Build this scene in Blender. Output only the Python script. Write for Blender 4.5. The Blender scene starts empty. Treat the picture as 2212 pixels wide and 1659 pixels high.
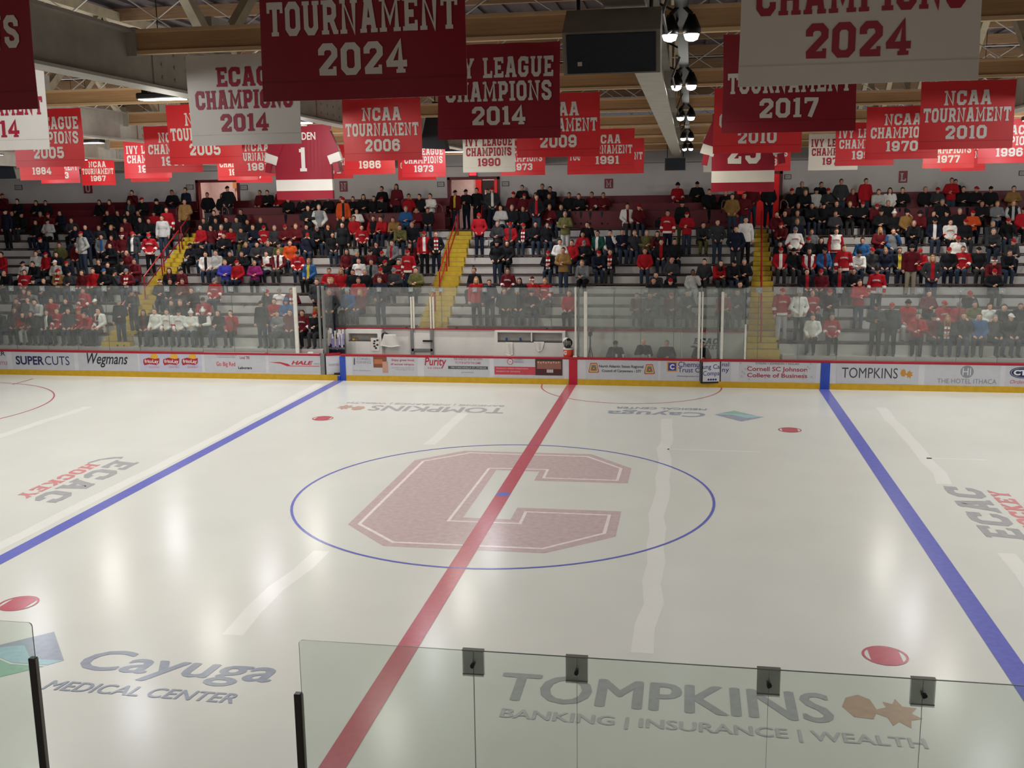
import bpy, bmesh, math, random
from mathutils import Vector, Matrix
random.seed(7)
SC = bpy.context.scene
COL = SC.collection
# ------------------------------------------------------------------ camera
IW, IH = 2212.0, 1659.0
CAM = Vector((3.85788, -20.76523, 6.29161))
YAW, PITCH, ROLL, FPX = -0.173113, -0.1815695, -0.0133246, 2199.807
_f = Vector((math.sin(YAW)*math.cos(PITCH), math.cos(YAW)*math.cos(PITCH), math.sin(PITCH)))
_r0 = Vector((math.cos(YAW), -math.sin(YAW), 0)); _u0 = _r0.cross(_f)
_r = _r0*math.cos(ROLL) + _u0*math.sin(ROLL); _u = -_r0*math.sin(ROLL) + _u0*math.cos(ROLL)
cd = bpy.data.cameras.new('camera'); co = bpy.data.objects.new('camera', cd); COL.objects.link(co)
co.matrix_world = Matrix(((_r.x, _u.x, -_f.x, CAM.x), (_r.y, _u.y, -_f.y, CAM.y), (_r.z, _u.z, -_f.z, CAM.z), (0, 0, 0, 1)))
cd.sensor_fit = 'HORIZONTAL'; cd.sensor_width = 36.0; cd.lens = FPX/IW*36.0; cd.clip_end = 300
SC.camera = co
# ------------------------------------------------------------------ world, exposure
w = bpy.data.worlds.new('world'); SC.world = w; w.use_nodes = True
w.node_tree.nodes['Background'].inputs[0].default_value = (0.9, 0.92, 1.0, 1)
w.node_tree.nodes['Background'].inputs[1].default_value = 0.06
SC.view_settings.view_transform = 'Standard'; SC.view_settings.look = 'None'
SC.view_settings.exposure = 0.46; SC.view_settings.gamma = 1.0; SC.view_settings.use_curve_mapping = False
SC.cycles.transparent_max_bounces = 40; SC.cycles.max_bounces = 8; SC.cycles.diffuse_bounces = 6
SC.cycles.sample_clamp_indirect = 4.0
LAMP_POWER, FILL_POWER, LAMP_LIT = 55.0, 150.0, 22.0      # the arena's lamps (built below, each with its fixture), plus the added fill lights
LOBBY_POWER = 40.0

def at(x, y, axis, val):
    """the point of the place seen at photo pixel (x, y) on the plane axis = val"""
    d = _f + (x-IW/2)/FPX*_r + (IH/2-y)/FPX*_u
    t = (val-CAM[axis])/d[axis]
    return CAM + t*d
def to_px(P):
    d = Vector(P)-CAM; z = d.dot(_f)
    return IW/2+FPX*d.dot(_r)/z, IH/2-FPX*d.dot(_u)/z
def lerp(a, b, t): return a+(b-a)*t
# ------------------------------------------------------------------ materials
def lin(h):
    h = h.lstrip('#'); v = [int(h[i:i+2], 16)/255 for i in (0, 2, 4)]
    return [c/12.92 if c <= .04045 else ((c+.055)/1.055)**2.4 for c in v]
_M = {}
def mat(name, hexc, rough=.6, noise=.08, scale=6.0, metal=0.0, spec=.4, bump=0.0, stretch=None, coat=0.0):
    if name in _M: return _M[name]
    m = bpy.data.materials.new(name); m.use_nodes = True; nt = m.node_tree; b = nt.nodes['Principled BSDF']
    c = lin(hexc); tc = nt.nodes.new('ShaderNodeTexCoord'); n = nt.nodes.new('ShaderNodeTexNoise')
    n.inputs['Scale'].default_value = scale; n.inputs['Detail'].default_value = 3
    if stretch:
        mp = nt.nodes.new('ShaderNodeMapping'); mp.inputs['Scale'].default_value = stretch
        nt.links.new(tc.outputs['Object'], mp.inputs[0]); nt.links.new(mp.outputs[0], n.inputs['Vector'])
    else: nt.links.new(tc.outputs['Object'], n.inputs['Vector'])
    r = nt.nodes.new('ShaderNodeValToRGB')
    r.color_ramp.elements[0].position = .3; r.color_ramp.elements[1].position = .7
    r.color_ramp.elements[0].color = [max(0, v*(1-noise)) for v in c]+[1]
    r.color_ramp.elements[1].color = [min(1, v*(1+noise)) for v in c]+[1]
    nt.links.new(n.outputs['Fac'], r.inputs[0]); nt.links.new(r.outputs[0], b.inputs['Base Color'])
    b.inputs['Roughness'].default_value = rough; b.inputs['Metallic'].default_value = metal
    b.inputs['Specular IOR Level'].default_value = spec
    if coat: b.inputs['Coat Weight'].default_value = coat
    if bump:
        bp = nt.nodes.new('ShaderNodeBump'); bp.inputs['Strength'].default_value = bump
        nt.links.new(n.outputs['Fac'], bp.inputs['Height']); nt.links.new(bp.outputs[0], b.inputs['Normal'])
    _M[name] = m; return m
def emat(name, hexc, strength):
    if name in _M: return _M[name]
    m = bpy.data.materials.new(name); m.use_nodes = True; nt = m.node_tree; nt.nodes.remove(nt.nodes['Principled BSDF'])
    e = nt.nodes.new('ShaderNodeEmission'); e.inputs[0].default_value = lin(hexc)+[1]; e.inputs[1].default_value = strength
    nt.links.new(e.outputs[0], nt.nodes['Material Output'].inputs[0]); _M[name] = m; return m
def glassmat(name, tint, haze, hazecol, ior=1.45):
    m = bpy.data.materials.new(name); m.use_nodes = True; nt = m.node_tree; nt.nodes.remove(nt.nodes['Principled BSDF'])
    out = nt.nodes['Material Output']
    t = nt.nodes.new('ShaderNodeBsdfTransparent'); t.inputs[0].default_value = lin(tint)+[1]
    g = nt.nodes.new('ShaderNodeBsdfGlossy'); g.inputs['Roughness'].default_value = .02
    d = nt.nodes.new('ShaderNodeBsdfDiffuse'); d.inputs[0].default_value = lin(hazecol)+[1]
    fr = nt.nodes.new('ShaderNodeFresnel'); ge = nt.nodes.new('ShaderNodeNewGeometry'); ri = nt.nodes.new('ShaderNodeMapRange')
    ri.inputs['To Min'].default_value = ior; ri.inputs['To Max'].default_value = 1/ior
    nt.links.new(ge.outputs['Backfacing'], ri.inputs['Value']); nt.links.new(ri.outputs[0], fr.inputs[0])
    n = nt.nodes.new('ShaderNodeTexNoise'); n.inputs['Scale'].default_value = 2.5; n.inputs['Detail'].default_value = 6
    tc = nt.nodes.new('ShaderNodeTexCoord'); nt.links.new(tc.outputs['Object'], n.inputs['Vector'])
    mr = nt.nodes.new('ShaderNodeMapRange'); mr.inputs['From Min'].default_value = .3; mr.inputs['From Max'].default_value = .75
    mr.inputs['To Min'].default_value = haze*.7; mr.inputs['To Max'].default_value = haze*1.4
    nt.links.new(n.outputs['Fac'], mr.inputs['Value'])
    m1 = nt.nodes.new('ShaderNodeMixShader'); m2 = nt.nodes.new('ShaderNodeMixShader')
    nt.links.new(mr.outputs[0], m1.inputs[0]); nt.links.new(t.outputs[0], m1.inputs[1]); nt.links.new(d.outputs[0], m1.inputs[2])
    nt.links.new(fr.outputs[0], m2.inputs[0]); nt.links.new(m1.outputs[0], m2.inputs[1]); nt.links.new(g.outputs[0], m2.inputs[2])
    nt.links.new(m2.outputs[0], out.inputs[0]); _M[name] = m; return m
# ------------------------------------------------------------------ mesh building
ORG = {}
class MB:
    def __init__(s): s.v = []; s.f = []; s.m = []
    def add(s, vs, fs, mi=0):
        o = len(s.v); s.v += [tuple(v) for v in vs]
        for f in fs: s.f.append([i+o for i in f]); s.m.append(mi)
        return s
    def box(s, x0, x1, y0, y1, z0, z1, mi=0):
        if x0 > x1: x0, x1 = x1, x0
        if y0 > y1: y0, y1 = y1, y0
        if z0 > z1: z0, z1 = z1, z0
        return s.add([(x0,y0,z0),(x1,y0,z0),(x1,y1,z0),(x0,y1,z0),(x0,y0,z1),(x1,y0,z1),(x1,y1,z1),(x0,y1,z1)],
              [(0,3,2,1),(4,5,6,7),(0,1,5,4),(1,2,6,5),(2,3,7,6),(3,0,4,7)], mi)
    def hexa(s, b, t, mi=0):           # four bottom points (ccw from above), four top points
        return s.add(list(b)+list(t), [(3,2,1,0),(4,5,6,7),(0,1,5,4),(1,2,6,5),(2,3,7,6),(3,0,4,7)], mi)
    def rbox(s, x0, x1, y0, y1, z0, z1, r=.02, mi=0):   # box with bevelled edges
        bm = bmesh.new(); bmesh.ops.create_cube(bm, size=1)
        for v in bm.verts: v.co = Vector((lerp(x0,x1,v.co.x+.5), lerp(y0,y1,v.co.y+.5), lerp(z0,z1,v.co.z+.5)))
        bmesh.ops.bevel(bm, geom=bm.edges[:], offset=r, segments=2, affect='EDGES', profile=.5)
        bm.verts.index_update(); s.add([v.co for v in bm.verts], [[v.index for v in f.verts] for f in bm.faces], mi); bm.free(); return s
    def tube(s, p0, p1, r0, r1=None, n=10, mi=0, cap=True):
        p0 = Vector(p0); p1 = Vector(p1); r1 = r0 if r1 is None else r1
        d = (p1-p0).normalized(); a = d.orthogonal().normalized(); b = d.cross(a)
        vs = [p0+r0*(math.cos(t)*a+math.sin(t)*b) for t in [2*math.pi*i/n for i in range(n)]]
        vs += [p1+r1*(math.cos(t)*a+math.sin(t)*b) for t in [2*math.pi*i/n for i in range(n)]]
        fs = [(i,(i+1)%n,n+(i+1)%n,n+i) for i in range(n)]
        if cap: fs += [list(range(n))[::-1], list(range(n,2*n))]
        return s.add(vs, fs, mi)
    def path(s, pts, r, n=8, mi=0):
        for a, b in zip(pts, pts[1:]): s.tube(a, b, r, r, n, mi)
        for p in pts[1:-1]: s.ell(p, (r*1.01,)*3, n, max(4, n//2), mi)
        return s
    def beam(s, p0, p1, w, h, mi=0):    # square bar between two points, h measured upward
        p0 = Vector(p0); p1 = Vector(p1); d = (p1-p0).normalized()
        up = Vector((0,0,1)) if abs(d.z) < .98 else Vector((0,1,0))
        sd = d.cross(up).normalized()*w/2; uu = sd.cross(d).normalized()*h/2
        b = [p0-sd-uu, p0+sd-uu, p0+sd+uu, p0-sd+uu]; t = [p1-sd-uu, p1+sd-uu, p1+sd+uu, p1-sd+uu]
        return s.hexa(b, t, mi)
    def ell(s, c, r, n=12, k=8, mi=0, fn=None):
        vs = []; c = Vector(c)
        for j in range(k+1):
            ph = math.pi*j/k
            for i in range(n):
                th = 2*math.pi*i/n
                u = Vector((math.sin(ph)*math.cos(th), math.sin(ph)*math.sin(th), math.cos(ph)))
                q = fn(u) if fn else u
                vs.append(c+Vector((q.x*r[0], q.y*r[1], q.z*r[2])))
        fs = [(j*n+i, (j+1)*n+i, (j+1)*n+(i+1)%n, j*n+(i+1)%n) for j in range(k) for i in range(n)]
        return s.add(vs, fs, mi)
    def capsule(s, p0, r0, p1, r1, n=12, mi=0):
        s.tube(p0, p1, r0, r1, n, mi); s.ell(p0, (r0,)*3, n, 8, mi); s.ell(p1, (r1,)*3, n, 8, mi); return s
    def lathe(s, c, prof, n=20, mi=0):  # prof: (radius, z)
        vs = [(c[0]+r*math.cos(2*math.pi*i/n), c[1]+r*math.sin(2*math.pi*i/n), c[2]+z) for r, z in prof for i in range(n)]
        fs = [(j*n+i, j*n+(i+1)%n, (j+1)*n+(i+1)%n, (j+1)*n+i) for j in range(len(prof)-1) for i in range(n)]
        fs += [list(range(n))[::-1], [(len(prof)-1)*n+i for i in range(n)]]
        return s.add(vs, fs, mi)
    def flat(s, geo, fn, mi=0, lift=(0,-1,0)):   # geo = (2D verts, faces); fn maps (u, v) to a point; overlapping strokes are stacked by a hair
        par = list(range(len(geo[0])))
        def root(i):
            while par[i] != i: par[i] = par[par[i]]; i = par[i]
            return i
        for f in geo[1]:
            for i in f[1:]: par[root(i)] = root(f[0])
        ids = {}; vs = []
        for i, (u, v) in enumerate(geo[0]):
            k = ids.setdefault(root(i), len(ids)) % 60; p = fn(u, v); vs.append(tuple(p[j]+lift[j]*k*6e-5 for j in range(3)))
        return s.add(vs, geo[1], mi)
    def mesh(s, name, mats, origin=(0,0,0), smooth=False):
        me = bpy.data.meshes.new(name); o = Vector(origin)
        me.from_pydata([tuple(Vector(v)-o) for v in s.v], [], s.f)
        for m in mats: me.materials.append(m)
        if len(mats) > 1: me.polygons.foreach_set('material_index', s.m)
        if smooth: me.polygons.foreach_set('use_smooth', [True]*len(me.polygons))
        me.update(); return me
    def build(s, name, mats, parent=None, origin=None, smooth=False):
        if not isinstance(mats, (list, tuple)): mats = [mats]
        if parent is not None: o = ORG[parent.name]
        elif origin is not None: o = Vector(origin)
        else:
            xs = [v[0] for v in s.v]; ys = [v[1] for v in s.v]; zs = [v[2] for v in s.v]
            o = Vector(((min(xs)+max(xs))/2, (min(ys)+max(ys))/2, min(zs)))
        ob = bpy.data.objects.new(name, s.mesh(name, mats, o, smooth)); COL.objects.link(ob)
        if parent is not None: ob.parent = parent
        else: ob.location = o
        ORG[ob.name] = Vector(o); return ob
def tag(o, label=None, cat=None, group=None, kind=None):
    if label: o['label'] = label
    if cat: o['category'] = cat
    if group: o['group'] = group
    if kind: o['kind'] = kind
    return o
def thing(name, label, cat, loc=(0,0,0), group=None):
    o = bpy.data.objects.new(name, None); COL.objects.link(o); o.location = loc; o.empty_display_size = .1
    ORG[o.name] = Vector(loc); return tag(o, label, cat, group)
def struct(o): o['kind'] = 'structure'; return o
ORD = ['first','second','third','fourth','fifth','sixth','seventh','eighth','ninth','tenth','eleventh','twelfth','thirteenth','fourteenth',
 'fifteenth','sixteenth','seventeenth','eighteenth','nineteenth','twentieth']
def nth(i): return ORD[i] if i < 20 else '%dth' % (i+1)
# ------------------------------------------------------------------ lettering
def plain_text(s, bold=0.0, shear=0.0, spacing=1.0):
    cu = bpy.data.curves.new('text', 'FONT'); cu.body = s; cu.offset = bold; cu.shear = shear; cu.space_character = spacing
    cu.resolution_u = 3; cu.fill_mode = 'FRONT'
    ob = bpy.data.objects.new('text', cu); COL.objects.link(ob)
    me = bpy.data.meshes.new_from_object(ob.evaluated_get(bpy.context.evaluated_depsgraph_get()))
    vs = [(v.co.x, v.co.y) for v in me.vertices]; fs = [list(p.vertices) for p in me.polygons]
    bpy.data.objects.remove(ob); bpy.data.curves.remove(cu); bpy.data.meshes.remove(me)
    return vs, fs
def fit(geo, x0, x1, y0, y1):
    xs = [v[0] for v in geo[0]]; ys = [v[1] for v in geo[0]]
    a, b, c, d = min(xs), max(xs), min(ys), max(ys)
    return [(lerp(x0,x1,(u-a)/(b-a)), lerp(y0,y1,(v-c)/(d-c))) for u, v in geo[0]], geo[1]
def merge(*geos):
    V = []; F = []
    for g in geos:
        o = len(V); V += list(g[0]); F += [[i+o for i in f] for f in g[1]]
    return V, F
def stroke(pts, t, closed=False):
    P = [Vector((p[0], p[1])) for p in pts]; n = len(P); L = []; R = []
    for i in range(n):
        a = P[i-1] if (i > 0 or closed) else None; b = P[(i+1) % n] if (i < n-1 or closed) else None
        d1 = (P[i]-a).normalized() if a is not None else None; d2 = (b-P[i]).normalized() if b is not None else None
        if d1 is None: d1 = d2
        if d2 is None: d2 = d1
        n1 = Vector((-d1.y, d1.x)); n2 = Vector((-d2.y, d2.x)); m = n1+n2
        m = m.normalized() if m.length > 1e-6 else n1
        k = t/2/max(.8, m.dot(n1)); L.append(P[i]+m*k); R.append(P[i]-m*k)
    vs = [(p.x, p.y) for p in L]+[(p.x, p.y) for p in R]
    fs = [(i, n+i, n+(i+1) % n, (i+1) % n) for i in range(n if closed else n-1)]
    return vs, fs
def poly2(pts): return [tuple(p) for p in pts], [list(range(len(pts)))]
def rect2(x0, y0, x1, y1): return [(x0,y0),(x1,y0),(x1,y1),(x0,y1)], [(0,1,2,3)]
# block slab-serif capitals on a 10 unit height: strokes (closed flag first) and serif bars
_OCT = [(1.1,2.3),(2.3,1),(4.7,1),(5.9,2.3),(5.9,7.7),(4.7,9),(2.3,9),(1.1,7.7)]
GL = {
 'A': (8,[(0,[(1.6,.6),(3.3,9.2),(4.7,9.2),(6.4,.6)]),(0,[(2.2,3.3),(5.8,3.3)])],[(0,0,3.1,1.2),(4.9,0,8,1.2),(1.9,8.8,5.4,10)]),
 'C': (7.2,[(0,[(6,6.3),(6,7.7),(4.8,9),(2.3,9),(1.1,7.7),(1.1,2.3),(2.3,1),(4.8,1),(6,2.3),(6,3.7)])],[(5.4,6.2,7,9.8)]),
 'D': (7.2,[(1,[(1.7,1),(4.7,1),(5.9,2.3),(5.9,7.7),(4.7,9),(1.7,9)])],[(0,0,2,1.3),(0,8.7,2,10)]),
 'E': (6.8,[(0,[(6.4,9),(1.8,9),(1.8,1),(6.4,1)]),(0,[(1.8,5),(4.8,5)])],[(0,0,2,1.3),(0,8.7,2,10),(5.4,7,6.7,10),(5.4,0,6.7,3),(4,3.9,5,6.1)]),
 'G': (7.4,[(0,[(6,6.5),(6,7.7),(4.8,9),(2.3,9),(1.1,7.7),(1.1,2.3),(2.3,1),(4.8,1),(6,2.3),(6,4.4),(3.8,4.4)])],[(5.4,6.4,7,9.8)]),
 'H': (8,[(0,[(1.8,0),(1.8,10)]),(0,[(6.2,0),(6.2,10)]),(0,[(1.8,5),(6.2,5)])],[(0,0,3.4,1.2),(0,8.8,3.4,10),(4.6,0,8,1.2),(4.6,8.8,8,10)]),
 'I': (4,[(0,[(2,0),(2,10)])],[(0,0,4,1.3),(0,8.7,4,10)]),
 'K': (7.8,[(0,[(1.8,0),(1.8,10)]),(0,[(6.2,9.4),(2,4.6)]),(0,[(3.2,5.6),(6.4,.4)])],[(0,0,3.4,1.2),(0,8.8,3.4,10),(4.8,8.8,7.6,10),(5,0,7.8,1.2)]),
 'L': (6.6,[(0,[(1.8,10),(1.8,1),(6.4,1)])],[(0,0,3.4,1.3),(0,8.7,3.6,10),(5.2,0,6.5,3.4)]),
 'M': (9.6,[(0,[(1.8,0),(1.8,9.4),(4.8,3),(7.8,9.4),(7.8,0)])],[(0,0,3.3,1.2),(0,8.8,2.6,10),(6.3,0,9.6,1.2),(7,8.8,9.6,10)]),
 'N': (8.2,[(0,[(1.7,0),(1.7,9.4),(6.4,.6),(6.4,10)])],[(0,0,3.2,1.2),(0,8.8,2.6,10),(4.9,8.8,8.2,10)]),
 'O': (7,[(1,_OCT)],[]), '0': (7,[(1,_OCT)],[]),
 'P': (7,[(0,[(1.8,0),(1.8,9),(4.8,9),(5.9,8),(5.9,5.4),(4.8,4.3),(1.8,4.3)])],[(0,0,3.6,1.2),(0,8.8,2,10)]),
 'R': (7.6,[(0,[(1.8,0),(1.8,9),(4.8,9),(5.9,8),(5.9,5.7),(4.8,4.6),(1.8,4.6)]),(0,[(4.4,4.6),(6.4,.4)])],[(0,0,3.4,1.2),(0,8.8,2,10),(5.4,0,7.6,1.2)]),
 'S': (7,[(0,[(5.8,6.6),(5.8,7.8),(4.7,9),(2.3,9),(1.2,7.9),(1.2,6.6),(2.3,5.5),(4.7,4.6),(5.8,3.4),(5.8,2.2),(4.7,1),(2.3,1),(1.2,2.2),(1.2,3.4)])],[]),
 'T': (7.4,[(0,[(3.7,0),(3.7,9)]),(0,[(.4,9),(7,9)])],[(2,0,5.4,1.2),(0,6.8,1.3,10),(6.1,6.8,7.4,10)]),
 'U': (7.8,[(0,[(1.7,10),(1.7,2.3),(2.9,1),(4.9,1),(6.1,2.3),(6.1,10)])],[(0,8.8,3.3,10),(4.6,8.8,7.8,10)]),
 'V': (7.8,[(0,[(1.5,9.4),(3.4,1),(4.4,1),(6.3,9.4)])],[(0,8.8,3,10),(4.8,8.8,7.8,10)]),
 'Y': (7.8,[(0,[(1.4,9.5),(3.9,4.6),(6.4,9.5)]),(0,[(3.9,5),(3.9,0)])],[(0,8.8,3,10),(4.8,8.8,7.8,10),(2.2,0,5.6,1.2)]),
 '1': (4.4,[(0,[(2.5,0),(2.5,10)])],[(.6,0,4.4,1.3),(.4,8,2.4,9.4)]),
 '2': (7,[(0,[(1.2,6.4),(1.2,7.8),(2.3,9),(4.7,9),(5.8,7.8),(5.8,6.2),(1.4,1.6),(1.4,1),(6.4,1)])],[(5.2,0,6.4,2.8)]),
 '3': (7,[(0,[(1.2,6.8),(1.2,7.8),(2.3,9),(4.7,9),(5.8,7.9),(5.8,6.3),(4.7,5.2),(5.8,4.1),(5.8,2.1),(4.7,1),(2.3,1),(1.2,2.1),(1.2,3.2)]),(0,[(3,5.2),(4.8,5.2)])],[]),
 '4': (7.4,[(0,[(4.9,0),(4.9,9.4),(1,3.4),(1,2.9),(7.2,2.9)])],[(3.4,0,6.6,1.2)]),
 '5': (7,[(0,[(6,9),(1.4,9),(1.4,5.2),(4.7,5.8),(5.8,4.7),(5.8,2.2),(4.7,1),(2.3,1),(1.2,2.2),(1.2,3)])],[]),
 '6': (7,[(0,[(5.8,7),(5.8,7.8),(4.7,9),(2.3,9),(1.1,7.8),(1.1,2.3),(2.3,1),(4.7,1),(5.9,2.3),(5.9,4.6),(4.7,5.8),(1.4,5.4)])],[]),
 '7': (6.8,[(0,[(.8,9),(6,9),(5.8,8),(3,0)])],[(.3,7,1.5,10)]),
 '8': (7,[(1,[(1.2,2.2),(2.3,1),(4.7,1),(5.8,2.2),(5.8,4.1),(4.7,5.2),(2.3,5.2),(1.2,4.1)]),(1,[(1.3,6.2),(2.3,5.2),(4.7,5.2),(5.7,6.2),(5.7,7.9),(4.7,9),(2.3,9),(1.3,7.9)])],[]),
 '9': (7,[(0,[(1.2,3),(1.2,2.2),(2.3,1),(4.7,1),(5.9,2.2),(5.9,7.7),(4.7,9),(2.3,9),(1.1,7.7),(1.1,5.4),(2.3,4.2),(5.6,4.6)])],[]),
}
def block_text(s, x0, x1, y0, y1, gap=1.0, thick=2.0):
    X = 0; parts = []
    for ch in s:
        if ch == ' ': X += 5; continue
        wd, st, sf = GL[ch]
        for cl, pts in st:
            g = stroke(pts, thick, bool(cl)); parts.append(([(u+X, v) for u, v in g[0]], g[1]))
        for a, b, c, d in sf: parts.append(rect2(a+X, b, c+X, d))
        X += wd+gap
    X -= gap; g = merge(*parts)
    return [(lerp(x0,x1,u/X), lerp(y0,y1,v/10)) for u, v in g[0]], g[1]
def slant(geo, k):
    v0 = min(v[1] for v in geo[0]); return [(u+k*(v-v0), v) for u, v in geo[0]], geo[1]
def heavy(geo, d):
    return merge(*[([(u+a, v+b) for u, v in geo[0]], geo[1]) for a, b in ((-d,0),(d,0),(0,d*.6),(0,-d*.6))])
def disc2(cx, cy, rx, ry=None, n=28):
    ry = rx if ry is None else ry
    return poly2([(cx+rx*math.cos(2*math.pi*i/n), cy+ry*math.sin(2*math.pi*i/n)) for i in range(n)])
def ring2(cx, cy, r, t, n=96, a0=0, a1=2*math.pi):
    full = abs(a1-a0-2*math.pi) < 1e-6
    return stroke([(cx+r*math.cos(a0+(a1-a0)*i/n), cy+r*math.sin(a0+(a1-a0)*i/n)) for i in range(n if full else n+1)], t, full)
# ================================================================== ICE
YB = 13.05
def icemat():
    m = mat('ice', '#cfcfc8', rough=.21, noise=.025, scale=.6, spec=.1, bump=.0); nt = m.node_tree; b = nt.nodes['Principled BSDF']
    n = nt.nodes.new('ShaderNodeTexNoise'); n.inputs['Scale'].default_value = 60; tc = nt.nodes.new('ShaderNodeTexCoord')
    nt.links.new(tc.outputs['Object'], n.inputs['Vector']); bp = nt.nodes.new('ShaderNodeBump'); bp.inputs['Strength'].default_value = .02
    nt.links.new(n.outputs['Fac'], bp.inputs['Height']); nt.links.new(bp.outputs[0], b.inputs['Normal']); return m
def ip(name, h): return mat(name, h, rough=.21, noise=.07, scale=9, spec=.1)
ICE = icemat()
IM = [ICE, ip('ice paint red','#b45c66'), ip('ice paint blue','#696db8'), ip('ice paint crest','#bfabaa'), ip('ice paint crest outline','#e2d8d4'),
      ip('ice paint grey','#a3a3a4'), ip('ice paint pale red','#cc8a8b'), ip('ice paint tan','#b59a88'), mat('ice patch','#dbdad4',rough=.21,noise=.015,scale=2,spec=.1),
      ip('ice paint slate','#959ca8'), ip('ice paint green','#8fb3a0'), ip('ice paint teal','#9dbcc4'), ip('ice paint faint','#b5b5b5')]
ice = MB(); ice.box(-34, 34, -YB, YB, -.1, 0, 0)
def on(z): return lambda u, v: (u, v, z)
def paint(geo, mi, z=.003): ice.flat(geo, on(z), mi, (0,0,1))
def both(geo, mi, z=.003):
    paint(geo, mi, z); paint(([(-u, -v) for u, v in geo[0]], geo[1]), mi, z)
def ipx(pts): return [tuple(at(x, y, 2, 0)[:2]) for x, y in pts]
# pale strips in the ice
rng = random.Random(3)
for X, y0, y1 in ((-2.68,4.2,8.1),(-2.69,-7.6,-3.94),(3.34,-7.35,8.0),(9.5,2.0,10.3),(9.39,-4.4,-2.43),(-14.7,2.6,7.8),(-8.72,-6.5,12.4)):
    n = max(2, int((y1-y0)/.9)); xs = [X+rng.uniform(-.07,.07) for _ in range(n)]
    for i in range(n):
        a, b = lerp(y0,y1,i/n), lerp(y0,y1,(i+1)/n); paint(poly2([(xs[i]-.16,a),(xs[i]+.16,a),(xs[min(i+1,n-1)]+.15,b),(xs[min(i+1,n-1)]-.15,b)]), 8, .0015)
for x0, x1, y in ((3.4,5.65,4.43),(9.55,10.9,4.27)): paint(rect2(x0, y-.05, x1, y+.05), 8, .0015)
# team letter at centre ice
paint(poly2(ipx([(751.5,1133),(896,994),(1004.6,973.7),(1278,981.4),(1364,1012),(1356,1044),(1153.8,1038),(1165,1019),(1072,1015),(1000,1118),(1102.7,1122),(1117.7,1096.7),(1342,1104.8),(1330,1159),(1176.4,1195),(828,1179.4)])), 3, .002)
c2 = lambda pts: ipx([(600+.4521*x, 820+.4521*y) for x, y in pts])
paint(stroke(c2([(390,690),(695,390),(920,350),(1480,368),(1640,425),(1622,482),(1270,470),(1290,430),(1010,424),(815,675),(1158,688),(1185,632),(1585,648),(1560,735),(1265,808),(550,777)]), .07, True), 4, .003)
paint(rect2(-.155, -YB, .155, YB), 1, .004)
for s in (-1, 1): paint(rect2(s*8.24-.16, -YB, s*8.24+.16, YB), 2, .004)
paint(ring2(0, 0, 4.454, .055), 2, .005); paint(disc2(0, 0, .15), 2, .006)
xa_, xb_ = at(1171.6,829.4,1,YB).x, at(1558.6,837.3,1,YB).x; paint(ring2((xa_+xb_)/2, YB, (xb_-xa_)/2, .05, 60, math.pi, 2*math.pi), 1, .003)
for s in (-1, 1):
    for t in (-1, 1):
        x, y = s*6.617, t*6.955
        paint(ring2(x, y, .29, .035, 40), 1, .005)
        paint(poly2([(x+.27*math.cos(a), y+.27*math.sin(a)) for a in [math.radians(40+i*10) for i in range(11)]+[math.radians(220+i*10) for i in range(11)]]), 1, .005)
    for t in (-1, 1): paint(ring2(s*20.6, t*6.955, 4.454, .05, 96), 1, .004)
paint(rect2(-19.68, 11.1, -19.62, 12.3), 1, .004)
def leaf(x0, x1, y0, y1):
    L = [(.0,.55),(.08,.85),(.26,.98),(.40,.85),(.45,.5),(.36,.22),(.12,.25)]
    R = [(.46,.55),(.58,.62),(.56,.80),(.68,.74),(.74,.92),(.80,.68),(.98,.66),(.88,.48),(1,.34),(.84,.26),(.80,.02),(.68,.2),(.58,.06),(.55,.3),(.4,.42)]
    g = merge(poly2(L), poly2(R)); return [(lerp(x0,x1,u), lerp(y0,y1,v)) for u, v in g[0]], g[1]
both(heavy(fit(plain_text('TOMPKINS'), 1.52, 5.68, -8.95, -8.21), .022), 5)
both(leaf(5.83, 6.75, -8.96, -8.15), 7)
both(heavy(fit(plain_text('BANKING | INSURANCE | WEALTH'), 1.66, 6.66, -9.46, -9.17), .009), 12)
both(heavy(fit(plain_text('Cayuga', .0, .12), -4.38, -1.55, -9.13, -8.34), .02), 9)
both(heavy(fit(plain_text('MEDICAL CENTER', .0, .15), -4.45, -1.78, -9.55, -9.3), .009), 9)
both(poly2([(-5.38,-7.87),(-4.66,-8.73),(-5.15,-8.76),(-5.53,-8.36),(-6.04,-8.55)]), 9)
both(poly2([(-6.04,-8.55),(-5.53,-8.36),(-5.15,-8.76),(-4.66,-8.73),(-4.8,-8.9),(-5.34,-8.9),(-5.8,-8.7)]), 11)
both(poly2([(-5.8,-8.74),(-5.34,-8.94),(-4.82,-8.94),(-5.24,-9.34)]), 10)
vert = lambda geo: ([(-v, u) for u, v in geo[0]], geo[1])
both(vert(slant(block_text('ECAC', -1.72, 1.7, -10.06, -9.36, thick=2.3), .22)), 5)
both(vert(slant(block_text('HOCKEY', -1.33, 1.52, -10.58, -10.2, thick=2.2), .22)), 6)
both(vert(poly2([(-1.98,-10.3),(-1.73,-10.55),(-1.38,-10.65),(-1.33,-10.58),(-1.68,-10.45),(-1.88,-10.15),(-1.83,-10.0),(-2.03,-10.05)])), 5)
FLOOR = struct(ice.build('floor', IM, origin=(0,0,0)))
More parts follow.
